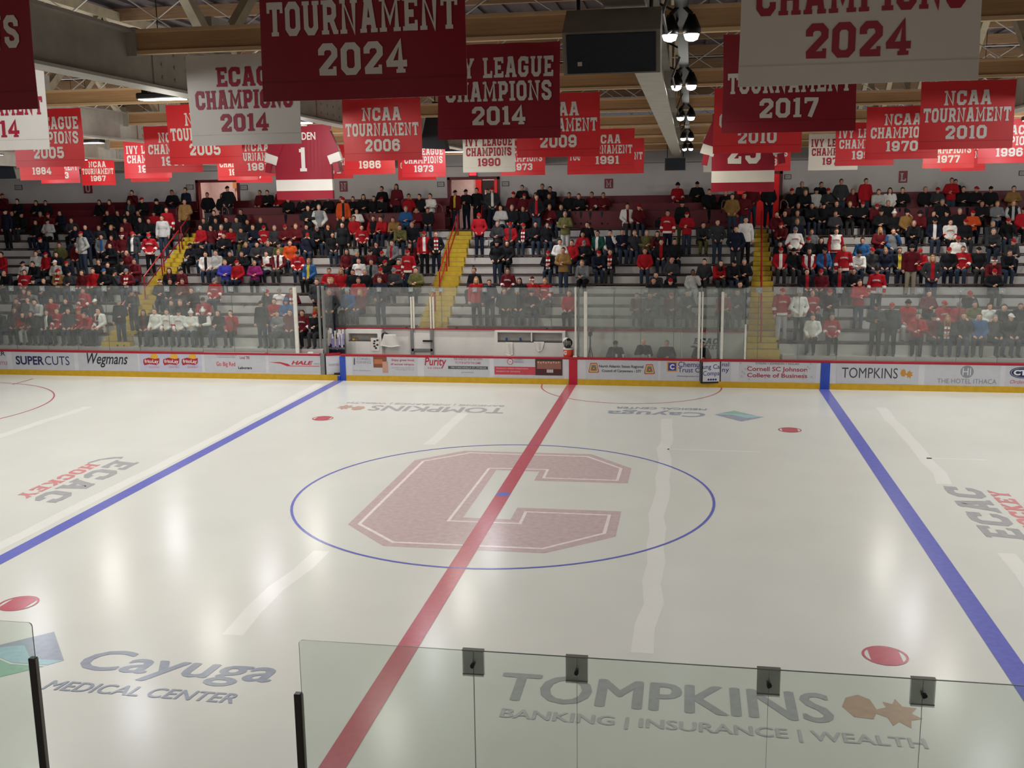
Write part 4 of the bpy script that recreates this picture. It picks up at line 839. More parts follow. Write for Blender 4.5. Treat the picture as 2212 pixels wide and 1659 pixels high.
cabinet('loudspeaker', 'dark loudspeaker at the far left edge below the banners', a.x, b.x, [(15.8,b.z-.05),(15.95,a.z),(16.4,a.z+.12),(16.4,b.z+.05)], ((15.945,a.z+.02),(15.81,b.z-.08)), [((a.x+.1,16.2,b.z),(a.x+.1,16.2,10.6))], False)
a, b = at(912,325,1,3), at(968,248,1,3)
s = thing('loudspeaker', 'black wedge loudspeaker hanging right of the 2006 banner', 'speaker', ((a.x+b.x)/2, 3, a.z))
MB().hexa([(a.x,2.75,a.z+.04),(b.x,2.75,a.z),(b.x-.05,3.3,a.z+.02),(a.x+.05,3.3,a.z+.05)], [(lerp(a.x,b.x,.25),2.85,b.z),(lerp(a.x,b.x,.72),2.85,b.z),(lerp(a.x,b.x,.7),3.25,b.z),(lerp(a.x,b.x,.28),3.25,b.z)]).build('cabinet', mat('speaker black','#26282a',rough=.6,noise=.2,scale=60), s)
MB().tube(((a.x+b.x)/2,3.05,b.z), ((a.x+b.x)/2,3.05,10.56), .012).build('hanger', BLK, s); MB().box(lerp(a.x,b.x,.42), lerp(a.x,b.x,.6), 2.98, 3.1, b.z+.12, b.z+.3).build('bracket', BLK, s)
# ================================================================== BANNERS
BRED = mat('banner red','#cf2229', rough=.45, noise=.05, scale=1.5, spec=.5); BMAR = mat('banner maroon','#8a1024', rough=.5, noise=.05, scale=1.5); BWHT = mat('banner white','#d6d0c4', rough=.5, noise=.03, scale=1.5)
TWHT = mat('lettering white','#d8d3cb', rough=.5, noise=.02); TRED = mat('lettering red','#9c1730', rough=.5, noise=.03); CORD = mat('banner cord','#c9c4ba', rough=.8)
HEMR = mat('hem red','#b01622',rough=.45); HEMM = mat('hem maroon','#7a0d1f',rough=.5); HEMW = mat('hem white','#c6bfb2',rough=.5)
BWD, BZ0, BZ1 = 1.37, 6.93, 7.95
WID = {'NCAA': .5, 'TOURNAMENT': .93, 'CHAMPIONS': .87, 'IVY LEAGUE': .9, 'ECAC': .46}
def banner(label, X, row, lines, style, seed):
    Y = ROWS[row]; rs = random.Random(seed); p1, p2, p3 = [rs.uniform(0, 6) for _ in range(3)]; am_ = rs.uniform(.008, .02)
    cl, hm_, tx = {'r': (BRED, HEMR, TWHT), 'm': (BMAR, HEMM, TWHT), 'w': (BWHT, HEMW, TRED)}[style]
    def S(u, v, off=0.0):   # u, v in 0..1 across and up the cloth
        wv = am_*(1-v)*math.sin(5*u+p1)+am_*.6*math.sin(7*u+3*v+p2)+.02*(1-v)*(1-v)*math.sin(2.5*u+p3)
        edge_ = 1-.006*math.sin(v*6+p2)
        return (X+BWD*(.5+(u-.5)*edge_), Y+wv-off, BZ0+(BZ1-BZ0)*v-(.006*math.sin(u*math.pi*3)**2 if v > .97 else 0))
    n, k = 22, 14; m = MB(); N = (n+1)*(k+1); vs = []
    for off in (.003, -.003): vs += [S(i/n, j/k, off) for j in range(k+1) for i in range(n+1)]
    fs = []
    for j in range(k):
        for i in range(n):
            q_ = (j*(n+1)+i, j*(n+1)+i+1, (j+1)*(n+1)+i+1, (j+1)*(n+1)+i); fs += [q_, tuple(t+N for t in q_[::-1])]
    for i in range(n): fs += [(i, i+N, i+1+N, i+1), (k*(n+1)+i, k*(n+1)+i+1, k*(n+1)+i+1+N, k*(n+1)+i+N)]
    for j in range(k): a, b = j*(n+1), (j+1)*(n+1); fs += [(a, b, b+N, a+N), (a+n, a+n+N, b+n+N, b+n)]
    m.add(vs, fs, 0)
    g, yy = [], ((.645, .855), (.4, .605), (.15, .345))
    for t, (c, d) in zip(lines, yy):
        if not t: continue
        wd = WID.get(t, .44); gt = block_text(t, .5-wd/2, .5+wd/2, c, d, thick=2.15)
        m.flat(gt, lambda u, v: S(u, v, .008), 1)
    h = stroke([(0,.118),(1,.118)], .006); hv = [(i/n, .118) for i in range(n+1)]
    m.flat(stroke(hv, .007), lambda u, v: S(u, v, .006), 2)
    o = m.build('banner', [cl, tx, hm_], origin=(X+BWD/2, Y, BZ1)); tag(o, label, 'banner', 'championship banners under the roof')
    for u in (.02, .5, .98): a = S(u, 1); MB().tube(a, (a[0]+.03, Y, JZ+.01), .005, n=5).build('cord', CORD, o)
    return o
XL = lambda px, py, row: at(px, py, 1, ROWS[row]).x
XR = lambda px, py, row: at(px, py, 1, ROWS[row]).x-BWD
T_, C_, I_, E_, N_ = 'TOURNAMENT', 'CHAMPIONS', 'IVY LEAGUE', 'ECAC', 'NCAA'
BL = [('big dark maroon banner with tournament 2024, nearest the camera', XL(571,213,0), 0, (N_,T_,'2024'), 'm'),
 ('big off-white banner with champions 2024 in red', XL(1595,186,0), 0, (I_,C_,'2024'), 'w'),
 ('dark maroon banner cut by the left edge, only NS readable', XR(83,227,0), 0, (E_,C_,'2024'), 'm'),
 ('white banner at the left edge reading MENT 14', XR(110,316,1), 1, (N_,T_,'2014'), 'w'),
 ('white banner with champions 2014 in dark red letters', XL(413,308,1), 1, (E_,C_,'2014'), 'w'),
 ('maroon league champions 2014 banner left of the large loudspeaker', XR(1210,296,1), 1, (I_,C_,'2014'), 'm'),
 ('maroon tournament 2017 banner', XL(1559,286,1), 1, (N_,T_,'2017'), 'm'),
 ('red champions 2005 banner at the left edge', XR(184,352,2), 2, (I_,C_,'2005'), 'r'),
 ('red tournament 2005 banner half behind the white 2014 banner', XL(366,347,2), 2, (N_,T_,'2005'), 'r'),
 ('red tournament 2006 banner', XL(744,345,2), 2, (N_,T_,'2006'), 'r'),
 ('red tournament 2009 banner', XR(1296,334,2), 2, (N_,T_,'2009'), 'r'),
 ('red champions 2010 banner over the number 25 jersey', XL(1540,328,2), 2, (E_,C_,'2010'), 'r'),
 ('red tournament 2010 banner', XR(2187,305,2), 2, (N_,T_,'2010'), 'r'),
 ('red champions 1970 banner', XL(1868,340,3), 3, (N_,C_,'1970'), 'r'),
 ('red champions 1967 banner', XL(316,371,3), 3, (N_,C_,'1967'), 'r'),
 ('red league champions 1995 banner', XL(1803,355,4), 4, (I_,C_,'1995'), 'r'),
 ('red champions 1996 banner at the right edge', XL(2112,348,4), 4, (E_,C_,'1996'), 'r'),
 ('red tournament 1991 banner', XR(1370,364,4), 4, (N_,T_,'1991'), 'r'),
 ('white league champions 1990 banner above the exit sign', XR(1113,371,4), 4, (I_,C_,'1990'), 'w'),
 ('red champions 1986 banner half behind the 2006 banner', XR(854,374,4), 4, (E_,C_,'1986'), 'r'),
 ('red league champions 1968 banner half behind the 1967 banner', XL(272,385,4), 4, (I_,C_,'1968'), 'r'),
 ('red champions 1984 banner', XL(45,388,4), 4, (I_,C_,'1984'), 'r'),
 ('red tournament 1981 banner left of the number 1 jersey', XR(610,380,4), 4, (N_,T_,'1981'), 'r'),
 ('white league champions banner of the seventies on the right', XL(1745,371,5), 5, (I_,C_,'1972'), 'w'),
 ('red champions 1977 banner', XR(2103,364,5), 5, (I_,C_,'1977'), 'r'),
 ('red champions banner half hidden right of the number 25 jersey', XR(1707,380,5), 5, (E_,C_,'2003'), 'r'),
 ('red tournament 1970 banner behind the 1991 banner', XR(1391,378,5), 5, (N_,T_,'1970'), 'r'),
 ('red tournament 1968 banner left above letter M', XL(1226,391,5), 5, (N_,T_,'1968'), 'r'),
 ('red champions 1973 banner right of the white 1990 banner', XR(1178,382,5), 5, (E_,C_,'1973'), 'r'),
 ('red league champions 1973 banner left of the middle doorway', XR(963,386,5), 5, (I_,C_,'1973'), 'r'),
 ('red tournament 1972 banner behind the number 1 jersey', XR(763,390,5), 5, (N_,T_,'1972'), 'r'),
 ('red league champions 1972 banner above the left doorway', XL(471,393,5), 5, (I_,C_,'1972'), 'r'),
 ('red banner showing only its hem below the 1968 and 1967 banners', XL(282,394,5), 5, (E_,C_,'1970'), 'r'),
 ('red tournament 1973 banner behind the 1984 banner', XR(173,395,5), 5, (N_,T_,'1973'), 'r'),
 ('red banner showing only its lower edge behind the 1981 banner', XR(588,399,6), 6, (N_,C_,'1967'), 'r'),
 ('red banner behind the 1973 league banner left of the middle doorway', XL(861,396,6), 6, (E_,C_,'1969'), 'r'),
 ('red banner showing only its lower edge behind the 1977 banner', XR(2128,370,6), 6, (I_,C_,'1971'), 'r'),
 ('small red tournament 1967 banner above letter U', XL(178,403,6), 6, (N_,T_,'1967'), 'r'),
 ('white banner mostly hidden behind the number 25 jersey', XL(1519,375,5), 5, ('','',''), 'w')]
used = {}
for i, (lb_, x, r, ln, st_) in enumerate(BL): banner(lb_, x, r, ln, st_, i)
# hanging jerseys
def jersey(label, x0, x1, ybot, row, name, num, seed):
    Y = ROWS[row]-.12; a, b = at(x0, ybot, 1, Y), at(x1, ybot, 1, Y); zb = (a.z+b.z)/2; zt = 7.88; H = zt-zb; W_ = b.x-a.x; xc = (a.x+b.x)/2; rs = random.Random(seed)
    j = thing('hanging_jersey', label, 'jersey', (xc, Y, zt), 'hanging jersey banners')
    def S(u, v, off): return (xc+W_*(u-.5), Y+.02*math.sin(8*u+seed)*(1-v)-off, zb+H*v+(.012*math.cos(u*6.28+seed) if v < .02 else 0))
    def panel(v0, v1, mi, m):
        n = 16; top = [S(i/n, v1, .05) for i in range(n+1)]; bot = [S(i/n, v0, .05) for i in range(n+1)]
        tb = [S(i/n, v1, -.05) for i in range(n+1)]; bb = [S(i/n, v0, -.05) for i in range(n+1)]; M = n+1
        fs = []
        for i in range(n): fs += [(M+i, M+i+1, i+1, i), (2*M+i+1, 2*M+i, 3*M+i, 3*M+i+1), (i, i+1, 2*M+i+1, 2*M+i), (M+i+1, M+i, 3*M+i, 3*M+i+1)]
        fs += [(0, 2*M, 3*M, M), (n, M+n, 3*M+n, 2*M+n)]
        m.add(top+bot+tb+bb, fs, mi)
    m = MB(); panel(0, .12, 0, m); panel(.12, .27, 1, m); panel(.27, 1, 0, m)
    if name: m.flat(fit(plain_text(name,.02), .26, .74, .80, .9), lambda u, v: S(u, v, .056), 1)
    m.flat(block_text(num, *((.43,.57) if num == '1' else (.24,.78)), .38 if num == '1' else .36, .7, thick=2.1), lambda u, v: S(u, v, .056), 1)
    m.build('body', [BMAR, BWHT], j)
    for s in (-1, 1):
        xs = xc+s*W_*.49; P = [Vector((xs-s*.14, Y, zt-.16)), Vector((xs+s*.06, Y, zt-.62)), Vector((xs+s*.12, Y, zt-.8)), Vector((xs+s*.16, Y, zt-1.0))]
        sl = MB(); sl.beam(P[0], P[1], .12, .3, 0).beam(P[1], P[2], .122, .28, 1).beam(P[2], P[3], .12, .27, 0); sl.build('sleeve', [BMAR, BWHT], j)
    MB().lathe((xc, Y, zt-.03), [(.14,0),(.15,.04),(.13,.05)], 16).build('collar', BWHT, j)
    for u in (.15, .85): MB().tube((xc+W_*(u-.5), Y, zt), (xc+W_*(u-.5), ROWS[row], JZ+.01), .006, n=5).build('cord', CORD, j)
jersey('hanging maroon and white jersey with number 1', 600, 721, 431, 3, 'DRYDEN', '1', 1)
jersey('hanging maroon and white jersey with number 25', 1536, 1671, 414, 3, '', '25', 4)
# ================================================================== PEOPLE
PC = {'k':('#141418','black'),'n':('#131829','navy'),'c':('#303033','charcoal'),'g':('#6a6d70','grey'),'l':('#aaa9a5','light grey'),'w':('#d2cfc9','white'),'r':('#93111b','red'),
 'm':('#541019','maroon'),'b':('#27507e','blue'),'t':('#16443a','dark green'),'y':('#c4b23c','yellow'),'o':('#b0421a','orange'),'e':('#5c5a34','olive'),'p':('#7c1c58','magenta'),'f':('#7f6036','tan'),'j':('#2b3545','denim blue'),'v':('#3d3aa0','violet blue'),'h':('#8f8672','khaki')}
def cm(c): return mat('cloth '+PC[c][1], PC[c][0], rough=.85, noise=.1, scale=14, spec=.2)
SKIN = [mat('skin light','#cc9a80',rough=.55,noise=.05), mat('skin tan','#b5826a',rough=.55,noise=.05), mat('skin brown','#5e3a29',rough=.55,noise=.05)]
EYE = mat('eye dark','#1c1412',rough=.3); LIP = mat('lips','#8a4a44',rough=.5); SHOE = mat('shoe dark','#1d1a19',rough=.6)
HAIRC = {'h':mat('hair dark','#191310',rough=.5), 'b':mat('hair brown','#3c2616',rough=.5), 'y':mat('hair blond','#8a6a3a',rough=.5), 'g':mat('hair grey','#7d7a76',rough=.6)}
VX = lambda *a: Vector(a)
def rig(pose, var):
    """joints of a person facing -y, feet on z = 0; seated people sit with the seat at z = 0.41"""
    J = {}
    if pose == 's':
        J.update(pel=VX(0,0,.51), abd=VX(0,.015,.7), che=VX(0,.02,.9), shl=.17, sz=1.03, sy=.02, nk=VX(0,-.005,1.11), hd=VX(0,-.035,1.22), kn=VX(.11,-.41,.5), hip=VX(.09,-.02,.51), an=VX(.11,-.36,.09), toe=VX(.125,-.5,.045))
        if var == 0: A = [(.25,.0,.78,.13,-.25,.64,.06,-.33,.61), (.25,.0,.78,.13,-.25,.64,.06,-.33,.61)]
        elif var == 1: A = [(.27,-.03,.8,.1,-.2,.79,.0,-.22,.8), (.27,-.03,.8,.1,-.22,.75,.0,-.24,.75)]
        elif var == 2:
            sh = lambda p: VX(p.x, p.y-(p.z-.5)*.42, p.z-(p.z-.5)*.09)
            for q in ('abd','che','nk','hd'): J[q] = sh(J[q])
            J['sy'] = J['sy']-.22; J['sz'] = .985
            A = [(.2,-.33,.68,.09,-.47,.72,.02,-.52,.71), (.2,-.33,.68,.09,-.47,.7,.02,-.51,.68)]
        elif var == 3: A = [(.25,-.08,.8,.12,-.17,1.08,.07,-.15,1.16), (.25,.0,.78,.13,-.25,.64,.06,-.33,.61)]
    else:
        J.update(pel=VX(0,0,.93), abd=VX(0,.01,1.1), che=VX(0,.015,1.3), shl=.175, sz=1.435, sy=.01, nk=VX(0,0,1.52), hd=VX(0,-.03,1.63), kn=VX(.105,-.02,.49), hip=VX(.09,0,.92), an=VX(.115,.02,.08), toe=VX(.13,-.12,.04))
        if var == 0: A = [(.25,.03,1.17,.25,-.04,.93,.24,-.07,.84)]*2
        elif var == 1: A = [(.29,.04,1.16,.15,-.15,1.0,.1,-.18,.95)]*2
        elif var == 2: A = [(.27,-.05,1.19,.08,-.19,1.2,-.02,-.2,1.22), (.27,-.05,1.19,.08,-.21,1.15,-.02,-.22,1.14)]
        elif var == 3: A = [(.26,-.02,1.18,.16,-.22,1.12,.1,-.3,1.13), (.25,.03,1.17,.25,-.04,.93,.24,-.07,.84)]
    J['arm'] = [(VX(*A[0][:3]), VX(*A[0][3:6]), VX(*A[0][6:])), (VX(-A[1][0],*A[1][1:3]), VX(-A[1][3],*A[1][4:6]), VX(-A[1][6],*A[1][7:]))]
    return J
def remeshed(mb, vox, smooth=3):
    ob = bpy.data.objects.new('tmp', mb.mesh('tmp', [])); COL.objects.link(ob)
    r = ob.modifiers.new('r', 'REMESH'); r.mode = 'VOXEL'; r.voxel_size = vox
    s = ob.modifiers.new('s', 'SMOOTH'); s.iterations = smooth; s.factor = .5
    me = bpy.data.meshes.new_from_object(ob.evaluated_get(bpy.context.evaluated_depsgraph_get())); bpy.data.objects.remove(ob)
    out = MB(); out.v = [tuple(v.co) for v in me.vertices]; out.f = [list(p.vertices) for p in me.polygons]; out.m = [0]*len(out.f); bpy.data.meshes.remove(me); return out
def torso(m, J, g):
    if g == 0: m.ell(J['pel'], (.165,.125,.12))
    else:                                   # the coat ends in a level hem around the hips
        n = 24; z0 = J['pel'].z-.075; c = J['pel']; zs = ((z0,1.0),(z0+.1,1.0),(J['abd'].z,.9)); vs = []
        for z, k in zs:
            f = (z-c.z)/(J['abd'].z-c.z) if z > c.z else 0
            vs += [(c.x+.197*k*math.cos(2*math.pi*i/n), lerp(c.y,J['abd'].y,f)+.16*k*math.sin(2*math.pi*i/n), z) for i in range(n)]
        m.add(vs, [(j*n+i, j*n+(i+1)%n, (j+1)*n+(i+1)%n, (j+1)*n+i) for j in range(2) for i in range(n)]+[list(range(n))[::-1], list(range(2*n,3*n))])
    m.ell(J['abd'], (.15+g,.115+g,.17+g)); m.ell(J['che'], (.175+g,.12+g,.18+g))
    m.capsule(VX(-J['shl'],J['sy'],J['sz']), .062+g*.8, VX(J['shl'],J['sy'],J['sz']), .062+g*.8); m.ell((0,J['sy'],J['sz']-.02), (.12+g,.085+g,.1+g))
    m.capsule(J['pel']+VX(0,0,.06 if g else 0), .11+g*.6, J['che'], .11+g)
def arms(m, J, g, hand=False):
    for s, (el, wr, hd) in zip((1,-1), J['arm']):
        sh = VX(s*(J['shl']+.01), J['sy'], J['sz']-.01); m.capsule(sh, .052+g, el, .042+g)
        if hand: m.capsule(el, .04, wr, .028)
        else: m.capsule(el, .044+g*.9, wr.lerp(el,.04), .034+g*.8)
        if hand: m.capsule(wr, .03, wr.lerp(hd,.75), .034)
def legs(m, J, g):
    for s in (1,-1):
        f = lambda v: VX(s*v.x, v.y, v.z); m.capsule(f(J['hip']), .088+g, f(J['kn']), .058+g); m.capsule(f(J['kn']), .058+g, f(J['an']), .042+g*1.2)
def make_templates(pose, var, vox):
    J = rig(pose, var)
    b = MB(); torso(b, J, 0); arms(b, J, 0, True); legs(b, J, 0); b.capsule(VX(0,J['sy'],J['sz']), .06, J['nk'], .054); b.capsule(J['nk'], .053, J['hd']-VX(0,-.01,.04), .05)
    h = J['hd']; b.ell(h+VX(0,.01,.015), (.074,.092,.1)); b.ell(h+VX(0,-.03,-.05), (.055,.058,.06)); b.ell(h+VX(0,-.09,-.01), (.013,.02,.024), 8, 6)
    for s in (1,-1):
        b.ell(h+VX(s*.076,.0,-.01), (.012,.02,.03), 8, 6); f = lambda v: VX(s*v.x, v.y, v.z)
        b.capsule(f(J['an']), .045, f(J['toe']), .042)
    body = remeshed(b, vox, 2)
    zf = J['an'].z+.06
    body.m = [3 if sum(body.v[i][2] for i in f)/len(f) < zf else 0 for f in body.f]
    for s in (1,-1): body.ell(h+VX(s*.03,-.078,.012), (.012,.008,.008), 8, 6, 1)
    body.ell(h+VX(0,-.083,-.055), (.022,.008,.007), 8, 6, 2)
    # five fingers a hand, unequal and bent, thumb off the side of the palm
    for s, (el, wr, hd) in zip((1,-1), J['arm']):
        d = (hd-wr).normalized(); sd = d.cross(VX(0,0,1)); sd = (sd if sd.length > .1 else VX(1,0,0)).normalized(); dn = sd.cross(d).normalized()
        if dn.z > 0: dn = -dn
        base = wr.lerp(hd, .8)
        for q, (o, L) in enumerate(((-.027,.05),(-.009,.062),(.009,.058),(.026,.045))):
            p = base+sd*o; k = p+d*L*.55+dn*.006; body.capsule(p, .009, k, .0085, 6, 0); body.capsule(k, .0085, k+d*L*.4+dn*.02, .007, 6, 0)
        p = wr.lerp(hd, .35)+sd*(-s*.028); body.capsule(p, .011, p+d*.03-sd*s*.022+dn*.008, .01, 6, 0); body.capsule(p+d*.03-sd*s*.022+dn*.008, .01, p+d*.055-sd*s*.02+dn*.018, .008, 6, 0)
    j = MB(); torso(j, J, .03); arms(j, J, .026)
    j.capsule(VX(0,J['sy'],J['sz']+.02), .075, J['nk']-VX(0,-.005,.02), .068)
    jk = remeshed(j, vox*1.1)
    hem = J['pel'].z-.06
    def seg_t(p, a, b): ab = b-a; t = max(0, min(1, (p-a).dot(ab)/ab.length_squared)); return t, (p-a-ab*t).length
    ms = []
    for f in jk.f:
        c = sum((Vector(jk.v[i]) for i in f), VX(0,0,0))/len(f); reg = None
        for s, (el, wr, hd) in zip((1,-1), J['arm']):
            sh = VX(s*(J['shl']+.01), J['sy'], J['sz']-.01)
            t2, d2 = seg_t(c, el, wr); t1, d1 = seg_t(c, sh, el)
            if d2 < .078 and d2 <= d1: reg = 3 if .22 < t2 < .55 else 4
            elif d1 < .085 and abs(c.x) > .165: reg = 2
        if reg is None:
            if c.z < hem+.1 and c.z > hem+.02: reg = 1
            elif abs(c.x) < .058 and c.y < J['che'].y-(.06 if var != 2 or pose != 's' else -.2) : reg = 5
            elif c.z > J['sz']-.045: reg = 6
            else: reg = 0
        ms.append(reg)
    jk.m = ms
    t = MB(); legs(t, J, .016); t.ell(J['pel'], (.172,.135,.12)); tr = remeshed(t, vox*1.1)
    return J, body, jk, tr
def hatmesh(kind):
    m = MB()
    if kind in 'hbyg':
        m.ell((0,.02,.03), (.083,.1,.105), 20, 16, 0, lambda u: u*(.8 if (u.y < -.3 and u.z < .52) or u.z < -.6 else 1))
    if kind in 'lL':
        m.ell((0,.02,.028), (.086,.102,.106), 20, 16, 0, lambda u: u*(.8 if (u.y < -.35 and u.z < .55) else 1))
        m.ell((0,.065,-.12), (.09,.05,.19), 14, 10); m.ell((.075,.01,-.11), (.028,.05,.16), 10, 8); m.ell((-.075,.01,-.11), (.028,.05,.16), 10, 8)
    if kind == 'C':
        m.ell((0,.012,.03), (.087,.105,.1), 18, 12, 0, lambda u: Vector((u.x, u.y, max(u.z, .12))))
        vs = [(.075*math.cos(a), -.075-.075*math.sin(a)**.8 if 0 < a < math.pi else -.075, .045-.02*math.sin(a)) for a in [math.pi*i/12 for i in range(13)]]
        n = len(vs); m.add(vs+[(x,y,z-.01) for x,y,z in vs], [list(range(n))[::-1], list(range(n,2*n))]+[(i,i+1,i+1+n,i+n) for i in range(n-1)]+[(n-1,0,n,2*n-1)])
        m.ell((0,.012,.132), (.012,.012,.008), 8, 5)
    if kind == 'T':
        m.ell((0,.012,.035), (.088,.107,.125), 18, 12, 0, lambda u: Vector((u.x, u.y, max(u.z, -.05)))); m.lathe((0,.012,.02), [(.092,0),(.104,.01),(.104,.05),(.092,.06)], 20, 1)
    if kind == 'P':
        m.ell((0,.012,.035), (.088,.107,.125), 18, 12, 0, lambda u: Vector((u.x, u.y, max(u.z, -.05)))); m.lathe((0,.012,.02), [(.092,0),(.104,.01),(.104,.05),(.092,.06)], 20, 1); m.ell((.01,.02,.18), (.04,.04,.035), 10, 8, 1)
    return m
HATS = {k: hatmesh(k) for k in 'hlCTP'}
def scarfmesh(J):
    m = MB(); c = J['nk']-VX(0,0,.045)
    m.lathe(c, [(.07,-.02),(.1,-.01),(.1,.03),(.07,.04)], 16, 0); y = min(J['che'].y, J['sy'])-.165; yt = J['sy']-.1
    for x in (-.045,.05):
        for i in range(6):
            za, zb = c.z-.0-.075*i, c.z-.075*(i+1); ya, yb = lerp(yt,y,min(1,i/2)), lerp(yt,y,min(1,(i+1)/2)); m.beam((x,ya,za), (x,yb,zb), .07, .02, i % 2)
    return m
def chestmesh(J, pose, var):
    g = fit(plain_text('CORNELL',.03), -.13, .13, 0, .055); z0 = J['che'].z-.0; y = J['che'].y-.162
    if pose == 's' and var == 2: y -= .0
    m = MB(); m.flat(g, lambda u, v: (u, y+u*u*2.1, z0+v-u*u*1.2)); return m
